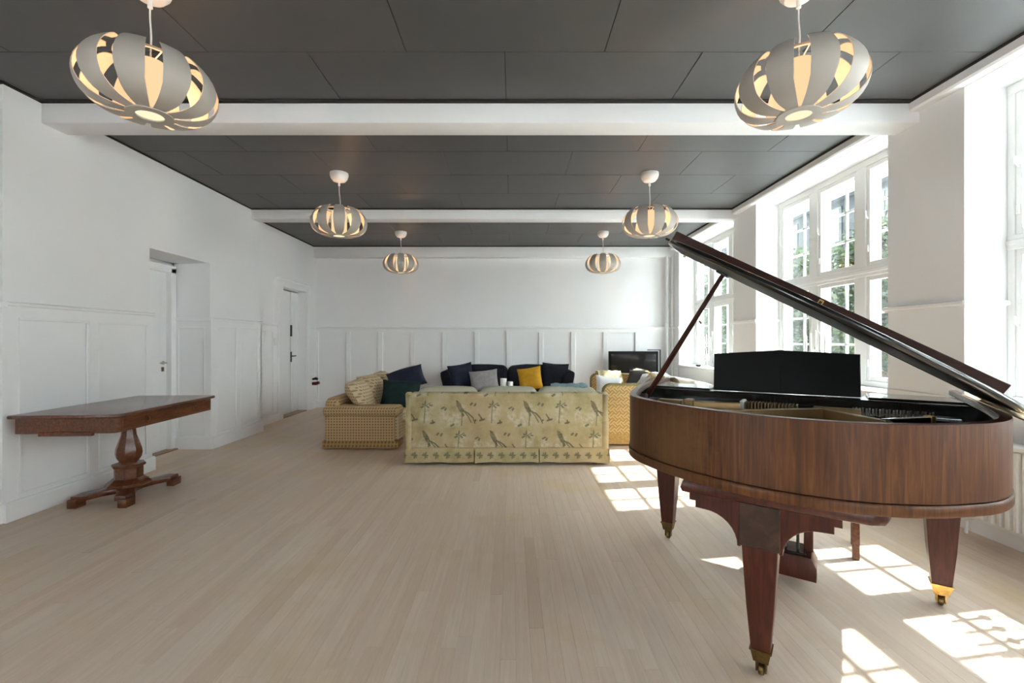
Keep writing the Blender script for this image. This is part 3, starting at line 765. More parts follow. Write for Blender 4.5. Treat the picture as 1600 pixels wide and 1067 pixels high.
# ------------------------------------------------------------------ heating
def radiator(y0, y1, label):
    r = empty('radiator', (3.27, (y0+y1)/2, 0)); L = (y1-y0)/2
    tag(r, label, 'radiator')
    M().box(-0.0, 0.10, -L, L, 0.14, 0.70, 0.01, 2).obj('body', PLASTIC, r)
    n = int((y1-y0)/0.052); m = M()
    for k in range(n):
        y = -L + 0.026 + k*(2*L-0.03)/n
        m.prism([(0.0, y), (-0.026, y+0.009), (-0.026, y+0.027), (0.0, y+0.036)], 0.165, 0.68, 'z', 0.003, 1)
    m.obj('fins', PLASTIC, r, kind='stuff')
    M().box(-0.03, 0.11, -L, L, 0.69, 0.72, 0.006, 1).obj('top_grille', PLASTIC, r)
    for y in (-L+0.3, L-0.3): M().box(0.09, 0.16, y-0.02, y+0.02, 0.2, 0.66).obj('bracket', PLASTIC, r, smooth=0)
    M().tube([(0.05, L-0.06, 0.16), (0.05, L+0.04, 0.10), (0.05, L+0.05, 0.0)], 0.012, 8).obj('feed_pipe', PLASTIC, r)
    return r
radiator(1.3, 3.28, 'white ribbed panel radiator under the window at the far right of the room')
for x, r, lab in ((3.27, 0.028, 'left of the two white vertical heating pipes in the back right corner'), (3.385, 0.026, 'right of the two white vertical heating pipes in the back right corner')):
    p = empty('heating_pipe', (x, 9.61, 0)); tag(p, lab, 'pipe', 'heating pipes in the back corner')
    M().tube([(0, 0, 0), (0, 0, 3.2)], r, 12).obj('pipe', TRIM, p)
    M().lathe([(r+0.002, 1.70), (r+0.014, 1.71), (r+0.014, 1.77), (r+0.002, 1.78)], 12).obj('collar', TRIM, p)
    M().box(-0.012, 0.012, 0, 0.09, 2.4, 2.43).obj('clip', TRIM, p, smooth=0)

# small fittings on the left wall
o = empty('light_switch', (XB, 7.99, 1.40)); tag(o, 'small white light switch beside the frame of the far door', 'switch')
M().box(-0.002, 0.014, -0.045, 0.045, -0.07, 0.07, 0.006, 2).obj('switch_plate', PLASTIC, o); M().box(0.012, 0.020, -0.02, 0.02, -0.03, 0.03, 0.004, 1).obj('rocker', PLASTIC, o)
o = empty('wall_bracket', (XB+0.0, 9.42, 0.58)); tag(o, 'small grey bracket with dark red and dark green ends in the back left corner', 'bracket')
M().box(-0.002, 0.03, -0.07, 0.07, -0.10, 0.12, 0.02, 2).obj('plate', PLASTIC, o)
M().tube([(0.02, 0, -0.05), (0.10, 0, -0.05), (0.17, 0, -0.03)], [0.03, 0.035, 0.03], 10).obj('red_end', REDP, o)
M().tube([(0.03, 0, 0.04), (0.10, 0, 0.055), (0.14, 0, 0.04)], [0.02, 0.03, 0.022], 10).obj('green_end', GRNP, o)

# ------------------------------------------------------------------ pendant lamps
LAMPL = ['white slatted pendant lamp nearest the camera on the left, below the front beam', 'white slatted pendant lamp nearest the camera on the right, above the piano',
         'middle pendant lamp of the left row, in front of the second beam', 'middle pendant lamp of the right row, above the tip of the piano lid',
         'small farthest pendant lamp of the left row, near the back wall', 'small farthest pendant lamp of the right row, near the back wall']
def make_lamp():
    t = empty('pendant_lamp'); R = 0.325
    M().lathe([(0.105, 0), (0.106, -0.03), (0.095, -0.065), (0.07, -0.095), (0.03, -0.108), (0.012, -0.11)], 28).obj('ceiling_cup', PLASTIC, t)
    M().lathe([(0.013, -0.105), (0.013, -0.15), (0.006, -0.155)], 12).obj('cord_grip', PLASTIC, t)
    M().tube(catmull([(0, 0, -0.14), (0.004, 0, -0.22), (0.025, 0.004, -0.32), (0.045, 0.0, -0.41), (0.03, 0, -0.47)], 5), 0.0045, 6).obj('cord', PLASTIC, t)
    M().tube([(-0.01, 0, -0.13), (-0.008, 0, -0.30), (0, 0, -0.45)], 0.0015, 5).obj('suspension_wire', STEEL, t)
    zc = -0.585
    prof = [(0.185, 0.158), (0.205, 0.158), (0.232, 0.146), (0.268, 0.115), (0.303, 0.065), (0.322, 0.01), (0.320, -0.04), (0.298, -0.090), (0.255, -0.130), (0.20, -0.152), (0.145, -0.160), (0.105, -0.162)]
    prof = catmull(prof, 2)
    nS = 10
    for k in range(nS):
        a0 = 2*PI*(k + 0.5)/nS; rings = []
        n = len(prof)
        for i, (r, z) in enumerate(prof):
            f = i/(n-1)
            half = 0.190 + 0.01*math.sin(PI*f)
            if f > 0.62: half = 0.19 + (f - 0.62)*0.18
            if f < 0.14: half = 0.19 - (0.14-f)*0.5
            sec = []
            for j in range(7):
                q = a0 + half*(j/3 - 1)
                rr = r
                sec.append((rr*math.cos(q), rr*math.sin(q), zc + z))
            for j in range(6, -1, -1):
                q = a0 + half*(j/3 - 1)
                i0 = max(i-1, 0); i1 = min(i+1, n-1); dr = prof[i1][0]-prof[i0][0]; dz = prof[i1][1]-prof[i0][1]; L = math.hypot(dr, dz)
                rr = r + dz/L*0.004; zz = z - dr/L*0.004
                sec.append((rr*math.cos(q), rr*math.sin(q), zc + zz))
            rings.append(sec)
        M().loft(rings).obj('shade_strip', SHADE, t, smooth=40)
    M().wall([(0.112*math.cos(2*PI*k/28), 0.112*math.sin(2*PI*k/28)) for k in range(28)], [(0.066*math.cos(2*PI*k/28), 0.066*math.sin(2*PI*k/28)) for k in range(28)], zc-0.168, zc-0.158).obj('bottom_ring', SHADE, t)
    M().wall([(0.162*math.cos(2*PI*k/28), 0.162*math.sin(2*PI*k/28)) for k in range(28)], [(0.148*math.cos(2*PI*k/28), 0.148*math.sin(2*PI*k/28)) for k in range(28)], zc+0.138, zc+0.150).obj('top_ring', SHADE, t)
    m = M()
    for k in range(3):
        a = 2*PI*k/3 + 0.3; m.tube([(0.155*math.cos(a), 0.155*math.sin(a), zc+0.145), (0, 0, zc+0.12)], 0.004, 5)
    m.lathe([(0.025, 0.131), (0.03, 0.138), (0.022, 0.148), (0.01, 0.155)], 12, (0, 0, zc)); m.obj('lamp_holder', PLASTIC, t)
    M().lathe([(0.075, -0.150), (0.088, -0.135), (0.088, 0.105), (0.075, 0.128), (0.02, 0.13)], 24, (0, 0, zc)).obj('lamp_tube', GLOW, t)
    for k in range(3):
        ld = bpy.data.lights.new('bulb', 'POINT'); ld.energy = 1.25; ld.color = (1.0, 0.56, 0.29); ld.shadow_soft_size = 0.02
        lo = bpy.data.objects.new('bulb', ld); COL.objects.link(lo); lo.parent = t
        lo.location = (0.16*math.cos(2*PI*k/3 + 0.2), 0.16*math.sin(2*PI*k/3 + 0.2), zc - 0.02)
    M().lathe([(0.07, -0.160), (0.05, -0.164), (0.01, -0.166)], 24, (0, 0, zc)).obj('bottom_lens', GLOWB, t)
    return t
lamp0 = make_lamp()
for i, (x, y) in enumerate(((-2.02, 2.54), (1.60, 2.54), (-2.066, 5.44), (1.645, 5.44), (-2.04, 8.35), (1.668, 8.35))):
    o = lamp0 if i == 0 else copy_tree(lamp0)
    o.location = (x, y, H); o.rotation_euler = (0, 0, math.atan2(y, x) + (0.314 if i in (2, 4, 5) else 0.05) + PI)
    tag(o, LAMPL[i], 'lamp', 'slatted pendant lamps')

# ------------------------------------------------------------------ mahogany pedestal table by the left wall
tb = empty('pedestal_table', (-3.495, 4.15, 0), math.radians(3)); tag(tb, 'mahogany console table on a single baluster pedestal against the left wall', 'table')
def rrect(hx, hy, r, n=5, front=True):
    out = []
    for cx, cy_, a0, rr in ((hx, hy, 0, r), (-hx, hy, PI/2, 0.012), (-hx, -hy, PI, 0.012), (hx, -hy, 1.5*PI, r)):
        for q in range(n+1):
            a = a0 + PI/2*q/n; out.append((cx - math.copysign(rr, cx) + rr*math.cos(a), cy_ - math.copysign(rr, cy_) + rr*math.sin(a)))
    return out
M().prism(rrect(0.40, 0.66, 0.05), 0.805, 0.832, 'z', 0.009, 3).obj('table_top', TABT, tb)
M().prism(rrect(0.375, 0.625, 0.045), 0.685, 0.806, 'z', 0.003, 1).obj('apron', TABW, tb)
M().box(-0.2, 0.2, -0.629, -0.60, 0.665, 0.70, 0.004, 1).obj('apron_drop', TABW, tb)
for y in (-0.31, 0.31):
    dr = M().box(0.36, 0.380, y-0.25, y+0.25, 0.70, 0.795, 0.003, 1).obj('drawer_front', TABW, tb)
    m = M(); pts = [(0.392, y + 0.020*math.cos(2*PI*k/14), 0.745 + 0.022*math.sin(2*PI*k/14)) for k in range(15)]
    m.tube(pts, 0.0035, 6); m.box(0.378, 0.392, y-0.006, y+0.006, 0.762, 0.775, 0.003, 1); m.obj('ring_pull', DBRASS, dr)
M().lathe([(0.058, 0.69), (0.055, 0.66), (0.052, 0.61), (0.058, 0.55), (0.078, 0.49), (0.097, 0.43), (0.102, 0.39), (0.095, 0.35), (0.074, 0.315), (0.060, 0.30), (0.060, 0.29)], 8).obj('baluster', TABW, tb, smooth=25)
M().lathe([(0.122, 0.292), (0.128, 0.282), (0.122, 0.268), (0.108, 0.262), (0.108, 0.165), (0.120, 0.158)], 8).obj('plinth', TABW, tb, smooth=20)
M().lathe([(0.118, 0.165), (0.135, 0.145), (0.165, 0.125), (0.175, 0.105), (0.165, 0.10)], 8).obj('plinth_moulding', TABW, tb, smooth=20)
pp = []
A, B_ = 0.22, 0.33; hw = 0.055
for (cx_, cy_), (nx, ny) in zip(((A, B_), (-A, B_), (-A, -B_), (A, -B_)), ((-A, B_), (-A, -B_), (A, -B_), (A, B_))):
    s1, s2 = math.copysign(1, cx_), math.copysign(1, cy_)
    # foot tip then concave side to the next foot
    if s1*s2 > 0: pp += [(cx_, cy_ - s2*hw*2), (cx_, cy_), (cx_ - s1*hw*1.6, cy_)]
    else: pp += [(cx_ - s1*hw*1.6, cy_), (cx_, cy_), (cx_, cy_ - s2*hw*2)]
    if abs(nx - cx_) > abs(ny - cy_):
        for t in (0.25, 0.5, 0.75):
            pp.append(((cx_ - s1*hw*1.6)*(1-2*t), cy_ - s2*0.19*math.sin(PI*t)))
    else:
        for t in (0.2, 0.4, 0.6, 0.8):
            pp.append((cx_ - s1*0.115*math.sin(PI*t), (cy_ - s2*hw*2)*(1-2*t)))
M().prism(pp, 0.055, 0.10, 'z', 0.006, 2).obj('platform', TABW, tb)
for sx_ in (-1, 1):
    for sy_ in (-1, 1):
        M().box(sx_*A-0.055 if sx_ > 0 else -A-0.02, sx_*A+0.02 if sx_ > 0 else -A+0.055, sy_*B_-0.09 if sy_ > 0 else -B_-0.015, sy_*B_+0.015 if sy_ > 0 else -B_+0.09, 0.0, 0.075, 0.008, 2).obj('foot', TABW, tb)

# ------------------------------------------------------------------ sofas
def soft_box(name, mat, parent, x0, x1, y0, y1, z0, z1, r=0.06, seg=4, puff=0.0, seed=0, lean=0.0):
    """upholstered block: rounded, gently swollen and uneven"""
    m = M(); m.box(x0, x1, y0, y1, z0, z1, min(r, (x1-x0)*0.49, (y1-y0)*0.49, (z1-z0)*0.49), seg)
    bmesh.ops.subdivide_edges(m.bm, edges=[e for e in m.bm.edges if e.calc_length() > 0.12], cuts=5, use_grid_fill=True)
    cx_, cy_, cz = (x0+x1)/2, (y0+y1)/2, (z0+z1)/2
    for v in m.bm.verts:
        a, b, c = (v.co.x-cx_)/((x1-x0)/2), (v.co.y-cy_)/((y1-y0)/2), (v.co.z-cz)/((z1-z0)/2)
        s = (1-a*a)*(1-b*b) + (1-b*b)*(1-c*c) + (1-a*a)*(1-c*c)
        d = Vector((a*(1-b*b)*(1-c*c), b*(1-a*a)*(1-c*c), c*(1-a*a)*(1-b*b)))*puff
        v.co += d
        k = noise.noise(v.co*4 + Vector((seed, seed*2, 0)))*0.008*(1 if puff else 0.4)
        v.co += Vector((k, k*0.6, k))
        if lean: v.co.y += (v.co.z - z0)*lean
    return m.obj(name, mat, parent, smooth=60)
def T(loc, rx=0, ry=0, rz=0):
    return Matrix.Translation(loc) @ Matrix.Rotation(rz, 4, 'Z') @ Matrix.Rotation(ry, 4, 'Y') @ Matrix.Rotation(rx, 4, 'X')

# front sofa, seen from behind (its local front is -y)
fs = empty('bird_print_sofa', (-0.058, 5.60, 0), PI); tag(fs, 'three seat sofa in yellow bird printed fabric with its back to the camera', 'sofa')
Wf, Df = 2.315, 0.92
y_b = Df/2
m = M().box(-Wf/2+0.06, Wf/2-0.06, y_b-0.20, y_b-0.012, 0.19, 0.815, 0.02, 3); m.obj('back', BIRD, fs)
for sx_ in (-1, 1):
    x0 = sx_*(Wf/2-0.045)
    M().tube([(x0, y_b-0.045, 0.18), (x0, y_b-0.045, 0.5), (x0, y_b-0.045, 0.80), (x0, y_b-0.05, 0.822)], [0.045, 0.047, 0.045, 0.03], 14).obj('back_roll', BIRDP, fs)
    soft_box('arm', BIRDP, fs, x0-0.10 if sx_ > 0 else x0-0.05, x0+0.05 if sx_ > 0 else x0+0.10, -y_b, y_b-0.06, 0.17, 0.62, 0.05, 3)
soft_box('seat_base', BIRDP, fs, -Wf/2+0.14, Wf/2-0.14, -y_b+0.02, y_b-0.15, 0.12, 0.34, 0.03, 3)
for k in range(3):
    a = -Wf/2 + 0.16 + k*(Wf-0.32)/3; b = a + (Wf-0.32)/3 - 0.012
    soft_box('seat_cushion', BIRDC, fs, a, b, -y_b-0.02, y_b-0.28, 0.33, 0.48, 0.05, 4, 0.02, k)
xs = [(-0.107+0.058, 0.745), (0.745, 0)]
for k, (a, b) in enumerate(((-1.055, -0.375), (-0.355, 0.335), (0.355, 1.05))):
    soft_box('back_cushion', BIRDC, fs, a, b, y_b-0.40, y_b-0.16, 0.46, 0.857, 0.085, 5, 0.012, k+4)
sk = [-Wf/2+0.005, -0.365-0.0, 0.365, Wf/2-0.005]
for k in range(3):
    a, b = sk[k]+0.006, sk[k+1]-0.006; rings = []
    for q in range(17):
        t = q/16; x = a + (b-a)*t; bl = 0.012*math.sin(7*t+k*2) + (0.02 if q in (0, 16) else 0)
        z0 = 0.03 + 0.012*math.sin(5*t + k)**2
        rings.append([(x, y_b-0.010, 0.190), (x, y_b-0.004+0.3*bl, 0.12), (x, y_b+0.010+bl, z0), (x, y_b+0.002+bl, z0), (x, y_b-0.014+0.3*bl, 0.12), (x, y_b-0.022, 0.190)])
    M().loft(rings).obj('skirt', BIRDS, fs, smooth=50)
for sx_ in (-1, 1):
    M().box(sx_*Wf/2-0.004, sx_*Wf/2+0.004, -y_b, y_b, 0.03, 0.18).obj('skirt', BIRDS, fs, smooth=0)
M().tube([(-Wf/2+0.08, y_b-0.008, 0.195), (Wf/2-0.08, y_b-0.008, 0.195)], 0.006, 6).obj('piping', BIRDP, fs)
for sx_ in (-1, 1):
    for sy_ in (-1, 1): M().box(sx_*(Wf/2-0.15)-0.03, sx_*(Wf/2-0.15)+0.03, sy_*(y_b-0.12)-0.03, sy_*(y_b-0.12)+0.03, 0, 0.13, 0.004, 1).obj('leg', IRON, fs)

# left sofa, arm side to the camera (front faces +x)
ls = empty('dotted_sofa', (-1.965, 6.98, 0), PI/2); tag(ls, 'tan dotted sofa on the left, low arm towards the camera, loose back pillows', 'sofa')
Wl, Dl = 2.15, 0.98; hy = Dl/2
for sx_ in (-1, 1):
    x0, x1 = (-Wl/2, -Wl/2+0.24) if sx_ < 0 else (Wl/2-0.24, Wl/2)
    M().box(x0, x1, -hy+0.05, hy-0.03, 0.10, 0.44, 0.012, 2).obj('arm', TAN, ls)
    soft_box('arm_cap', TAN, ls, x0-0.03, x1+0.02, -hy-0.01, hy, 0.425, 0.558, 0.05, 5, 0.006)
    M().box(x0+0.02, x1-0.02, -hy-0.005, -hy+0.06, 0.12, 0.43, 0.02, 3).obj('arm_front', TANL, ls)
    M().prism([(x0-0.018, 0.02), (x0-0.006, 0.105), (x1+0.006, 0.105), (x1+0.018, 0.02)], -hy-0.0, hy+0.005, 'y').obj('skirt', TAND, ls, smooth=0)
soft_box('back', TAN, ls, -Wl/2+0.02, Wl/2-0.02, hy-0.20, hy-0.0, 0.10, 0.665, 0.08, 5)
soft_box('seat_base', TAN, ls, -Wl/2+0.22, Wl/2-0.22, -hy+0.02, hy-0.1, 0.08, 0.30, 0.03, 3)
for k in range(3):
    a = -Wl/2+0.24 + k*(Wl-0.48)/3
    soft_box('seat_cushion', TANL, ls, a+0.005, a+(Wl-0.48)/3-0.005, -hy, hy-0.22, 0.29, 0.45, 0.06, 4, 0.02, k)
for k, (xx, zz, w_, tilt) in enumerate(((-0.66, 0.63, 0.60, 0.55), (-0.10, 0.66, 0.60, 0.5), (0.50, 0.67, 0.60, 0.45))):
    M().cushion(w_, 0.52, 0.27, T((xx, hy-0.36, zz), PI/2 - tilt, 0, 0.12*(-1)**k), 12, 0.25, 0.02).obj('back_pillow', TANL, ls, smooth=60)
for sx_ in (-1, 1):
    for sy_ in (-1, 1): M().box(sx_*(Wl/2-0.12)-0.03, sx_*(Wl/2-0.12)+0.03, sy_*(hy-0.12)-0.03, sy_*(hy-0.12)+0.03, 0, 0.11, 0.004, 1).obj('leg', IRON, ls)

# right sofa: high even arms and back (front faces -x)
rs = empty('basket_weave_sofa', (1.86, 7.16, 0), -PI/2 - math.radians(5)); tag(rs, 'yellow basket weave sofa with high rounded arms beside the piano, blankets on it', 'sofa')
Wr, Dr = 2.16, 1.06; hy = Dr/2
for sx_ in (-1, 1):
    x0, x1 = (-Wr/2, -Wr/2+0.17) if sx_ < 0 else (Wr/2-0.17, Wr/2)
    P = [(hy-0.10, 0.10), (-hy, 0.10), (-hy, 0.69)] + [(-hy+0.10-0.10*math.cos(q*PI/12), 0.715+0.10*math.sin(q*PI/12)) for q in range(1, 7)] + [(hy-0.1, 0.82)]
    M().prism(P[::-1], x0, x1, 'x', 0.02, 3).obj('arm', BASK, rs)
    edge = [(-hy, 0.12), (-hy, 0.69)] + [(-hy+0.10-0.10*math.cos(q*PI/12), 0.715+0.10*math.sin(q*PI/12)) for q in range(1, 7)] + [(hy-0.05, 0.82)]
    for xe in (x0+0.012, x1-0.012):
        M().tube([(xe, a, b) for a, b in edge], 0.014, 6).obj('piping', OLIVE, rs)
    M().box(x0+0.02, x1-0.02, -hy-0.012, -hy+0.02, 0.14, 0.74, 0.01, 2).obj('arm_front', OLIVE, rs)
    M().box(x0-0.012, x1+0.012, -hy-0.006, hy+0.006, 0.02, 0.16, 0.006, 1).obj('skirt', BASKB, rs)
soft_box('back', BASK, rs, -Wr/2+0.02, Wr/2-0.02, hy-0.19, hy, 0.08, 0.83, 0.07, 5)
soft_box('seat_base', BASK, rs, -Wr/2+0.15, Wr/2-0.15, -hy+0.03, hy-0.15, 0.07, 0.32, 0.03, 3)
for k in range(3):
    a = -Wr/2+0.175 + k*(Wr-0.35)/3
    soft_box('seat_cushion', BASK, rs, a+0.005, a+(Wr-0.35)/3-0.005, -hy+0.0, hy-0.2, 0.31, 0.48, 0.06, 4, 0.02, k)
for k, (xx, zz) in enumerate(((-0.60, 0.70), (0.02, 0.70), (0.62, 0.69))):
    M().cushion(0.60, 0.50, 0.24, T((xx, hy-0.33, zz), PI/2 - 0.35, 0, 0.1*(-1)**k), 12, 0.2, 0.02).obj('back_pillow', BASK if k else BIRDC, rs, smooth=60)
for sx_ in (-1, 1):
    for sy_ in (-1, 1): M().box(sx_*(Wr/2-0.1)-0.03, sx_*(Wr/2-0.1)+0.03, sy_*(hy-0.12)-0.03, sy_*(hy-0.12)+0.03, 0, 0.1, 0.004, 1).obj('leg', IRON, rs)

# dark sofa against the back wall
bs = empty('dark_sofa', (-0.085, 9.10, 0), 0); tag(bs, 'charcoal navy two seat sofa along the panelled back wall', 'sofa')
Wd, Dd = 2.46, 0.92; hy = Dd/2
for sx_ in (-1, 1):
    m = M(); x0 = sx_*(Wd/2-0.10)
    rings = []
    for z, o_, hw_ in ((0.12, -0.03, 0.085), (0.3, -0.02, 0.09), (0.55, 0.015, 0.09), (0.72, 0.05, 0.095), (0.80, 0.068, 0.085), (0.83, 0.072, 0.05)):
        xm = x0 + sx_*o_
        rings.append([(xm-hw_, -hy+0.02, z), (xm+hw_, -hy+0.02, z), (xm+hw_, hy-0.06, z), (xm-hw_, hy-0.06, z)])
    m.loft(rings); bmesh.ops.bevel(m.bm, geom=list(m.bm.edges), offset=0.018, segments=2, affect='EDGES', profile=0.5)
    m.obj('arm', NAVY, bs, smooth=45)
soft_box('back', NAVY, bs, -Wd/2+0.12, Wd/2-0.12, hy-0.20, hy-0.0, 0.12, 0.80, 0.06, 4)
soft_box('seat_base', NAVY, bs, -Wd/2+0.15, Wd/2-0.15, -hy+0.02, hy-0.1, 0.12, 0.32, 0.03, 3)
for sx_ in (-1, 1):
    a, b = (-Wd/2+0.2, -0.012) if sx_ < 0 else (0.012, Wd/2-0.2)
    soft_box('seat_cushion', NAVY, bs, a, b, -hy, hy-0.2, 0.31, 0.47, 0.06, 4, 0.02)
    soft_box('back_cushion', NAVY, bs, a+0.01, b-0.01, hy-0.38, hy-0.14, 0.45, 0.905, 0.09, 5, 0.03, sx_+2, 0.12)
for sx_ in (-1, 1):
    for sy_ in (-1, 1): M().lathe([(0.02, 0), (0.03, 0.13)], 10, (sx_*(Wd/2-0.18), sy_*(hy-0.12), 0)).obj('leg', IRON, bs)

# cream daybed under the far window
cs = empty('cream_daybed', (2.86, 7.95, 0), -PI/2); tag(cs, 'cream daybed with a low rounded back under the far window', 'daybed')
soft_box('base', CREAM, cs, -1.0, 1.0, -0.33, 0.30, 0.10, 0.40, 0.05, 4)
soft_box('mattress', CREAM, cs, -0.98, 0.98, -0.34, 0.16, 0.40, 0.52, 0.05, 4, 0.01)
soft_box('back_bolster', CREAM, cs, -1.02, 1.02, 0.12, 0.34, 0.38, 0.725, 0.10, 6, 0.02, 5)
for sx_ in (-1, 1):
    for sy_ in (-1, 1): M().box(sx_*0.9-0.03, sx_*0.9+0.03, sy_*0.24-0.03, sy_*0.24+0.03, 0, 0.11, 0.004, 1).obj('leg', IRON, cs)

# loose cushions and throws
def pillow(name, mat, wx, wy, t, loc, rx, ry, rz, label, pinch=0.07):
    o = M().cushion(wx, wy, t, Matrix(), 14, 0.1, pinch).obj(name, mat, smooth=60)
    o.location = loc; o.rotation_euler = (rx, ry, rz); return tag(o, label, 'cushion', 'scatter cushions on the sofas')
pillow('cushion', NAVYC, 0.56, 0.44, 0.17, (-1.62, 6.98, 0.83), PI/2-0.85, -0.28, 0.25, 'navy cushion on top of the dark green one on the left sofa')
pillow('cushion', GREENC, 0.56, 0.46, 0.18, (-1.62, 6.62, 0.625), PI/2-0.5, 0.05, 0.1, 'very dark green velvet cushion on the left sofa below the navy cushion')
pillow('cushion', NAVYC, 0.50, 0.50, 0.19, (-0.98, 8.86, 0.72), PI/2-0.2, -0.15, 0.42, 'large black cushion at the left end of the dark sofa')
pillow('cushion', NAVY, 0.52, 0.52, 0.19, (0.83, 8.84, 0.725), PI/2-0.2, 0.06, -0.15, 'large black cushion at the right end of the dark sofa beside the yellow one')
pillow('cushion', GREYC, 0.55, 0.40, 0.16, (-0.535, 8.72, 0.655), PI/2-0.3, -0.10, 0.12, 'light grey velvet cushion on the dark sofa')
pillow('cushion', MUSTARD, 0.46, 0.44, 0.16, (0.345, 8.70, 0.69), PI/2-0.25, -0.16, -0.12, 'mustard yellow cushion on the dark sofa')
pillow('cushion', WHITEC, 0.42, 0.42, 0.15, (1.44, 6.78, 0.68), PI/2-0.2, 0.12, 0.2, 'white printed cushion at the front edge of the basket weave sofa')
pillow('cushion', IRON, 0.48, 0.40, 0.14, (1.98, 6.92, 0.80), 0.75, 0.10, -0.5, 'dark charcoal cushion lying among the blankets on the basket weave sofa')
def throw(name, mat, path, wdt, label, seed, axis=(0, 1), amp=0.02, group=None):
    """cloth strip hung along a path of (d, z) points; runs along direction axis, wide across it"""
    path = catmull(path, 4); rings = []
    ax_ = Vector((axis[0], axis[1])); px = Vector((-ax_.y, ax_.x)); nW = 22
    top, bot = [], []
    for i, (d, z) in enumerate(path):
        r1, r2 = [], []
        for j in range(nW+1):
            wv = (j/nW - 0.5)*wdt*(1 + 0.05*math.sin(i*0.7+seed))
            k = noise.noise(Vector((d*5 + seed, wv*9, z*5)))*amp + amp*0.7*math.sin(wv*30 + seed + d*3)
            p = ax_*d + px*wv
            r1.append((p.x + ax_.x*0.3*k, p.y + ax_.y*0.3*k, z + abs(k) + 0.016)); r2.append((p.x + ax_.x*0.3*k, p.y + ax_.y*0.3*k, z + abs(k) + 0.006))
        rings.append(r1 + r2[::-1])
    o = M().loft(rings).obj(name, mat, smooth=70)
    return tag(o, label, 'blanket', group)
o = throw('blanket', WHITEC, [(-0.42, 0.52), (-0.36, 0.70), (-0.22, 0.86), (-0.05, 0.855), (0.16, 0.84), (0.20, 0.60)], 1.15, 'crumpled white blanket thrown over the back of the basket weave sofa', 1, (1, 0), 0.035)
o.location = (2.22, 6.95, 0.0); o.rotation_euler = (0, 0, -math.radians(5))
o = throw('blanket', YELT, [(-0.26, 0.66), (-0.15, 0.83), (0.0, 0.845), (0.14, 0.83), (0.16, 0.60)], 0.42, 'pale yellow knitted blanket over the far arm of the basket weave sofa', 2, (0, 1), 0.02)
o.location = (1.72, 8.17, 0.0)
o = throw('blanket', TEAL, [(-0.14, 0.64), (-0.10, 0.83), (0.0, 0.868), (0.10, 0.85), (0.15, 0.66)], 0.42, 'grey teal blanket over the right back cushion of the bird print sofa', 3, (0, 1), 0.016)
o.location = (0.68, 5.46, 0.0)

# coffee table with two pillar candles
ct = empty('coffee_table', (-0.10, 7.2, 0)); tag(ct, 'low coffee table between the sofas carrying the pillar candles', 'table')
M().box(-0.55, 0.55, -0.3, 0.3, 0.42, 0.45, 0.008, 2).obj('table_top', TABT, ct)
M().box(-0.48, 0.48, -0.24, 0.24, 0.36, 0.42, 0.004, 1).obj('apron', TABW, ct)
for sx_ in (-1, 1):
    for sy_ in (-1, 1): M().prism([(sx_*0.48-0.025, sy_*0.24-0.025), (sx_*0.48+0.025, sy_*0.24-0.025), (sx_*0.48+0.025, sy_*0.24+0.025), (sx_*0.48-0.025, sy_*0.24+0.025)], 0, 0.36, 'z', 0.004, 1).obj('leg', TABW, ct)
for x, y, r, h, lab in ((-0.135, 7.2, 0.052, 0.365, 'taller of the two white pillar candles between the sofas'), (-0.028, 7.16, 0.046, 0.318, 'shorter of the two white pillar candles, on the right')):
    c = empty('pillar_candle', (x, y, 0.45)); tag(c, lab, 'candle', 'pillar candles')
    M().lathe([(r, 0), (r, h-0.01), (r*0.97, h), (r*0.75, h-0.012), (0.006, h-0.016)], 20).obj('wax', WAX, c); M().tube([(0, 0, h-0.02), (0.002, 0, h+0.006)], 0.002, 5).obj('wick', IRON, c)

# television in the back right corner
tv = empty('television', (2.50, 9.38, 0.0)); tag(tv, 'black flat television in the back right corner behind the basket weave sofa', 'television')
m = M(); m.box(-0.51, 0.51, -0.02, 0.02, 0.58, 1.20, 0.006, 1); m.obj('housing', DESK, tv)
M().box(-0.46, 0.46, -0.024, -0.018, 0.64, 1.14).obj('screen', SCREEN, tv, smooth=0)
M().box(-0.06, 0.06, -0.01, 0.03, 0.50, 0.60, 0.004, 1).obj('neck', DESK, tv); M().box(-0.25, 0.25, -0.12, 0.12, 0.48, 0.50, 0.006, 1).obj('foot', DESK, tv)
m = M(); m.box(0.30, 0.58, 0.03, 0.05, 1.215, 1.235); m.box(0.555, 0.58, 0.03, 0.05, 0.62, 1.235); m.box(0.30, 0.56, 0.02, 0.05, 0.62, 0.65); m.obj('rear_bracket', IRON, tv, smooth=0)
ms = empty('media_bench', (2.50, 9.38, 0.0)); tag(ms, 'low white bench under the television, hidden behind the sofa', 'bench')
M().box(-0.6, 0.6, -0.2, 0.2, 0.44, 0.48, 0.005, 1).obj('bench_top', TRIM, ms)
for sx_ in (-1, 1): M().box(sx_*0.56-0.02, sx_*0.56+0.02, -0.2, 0.2, 0, 0.44, 0.003, 1).obj('side', TRIM, ms)

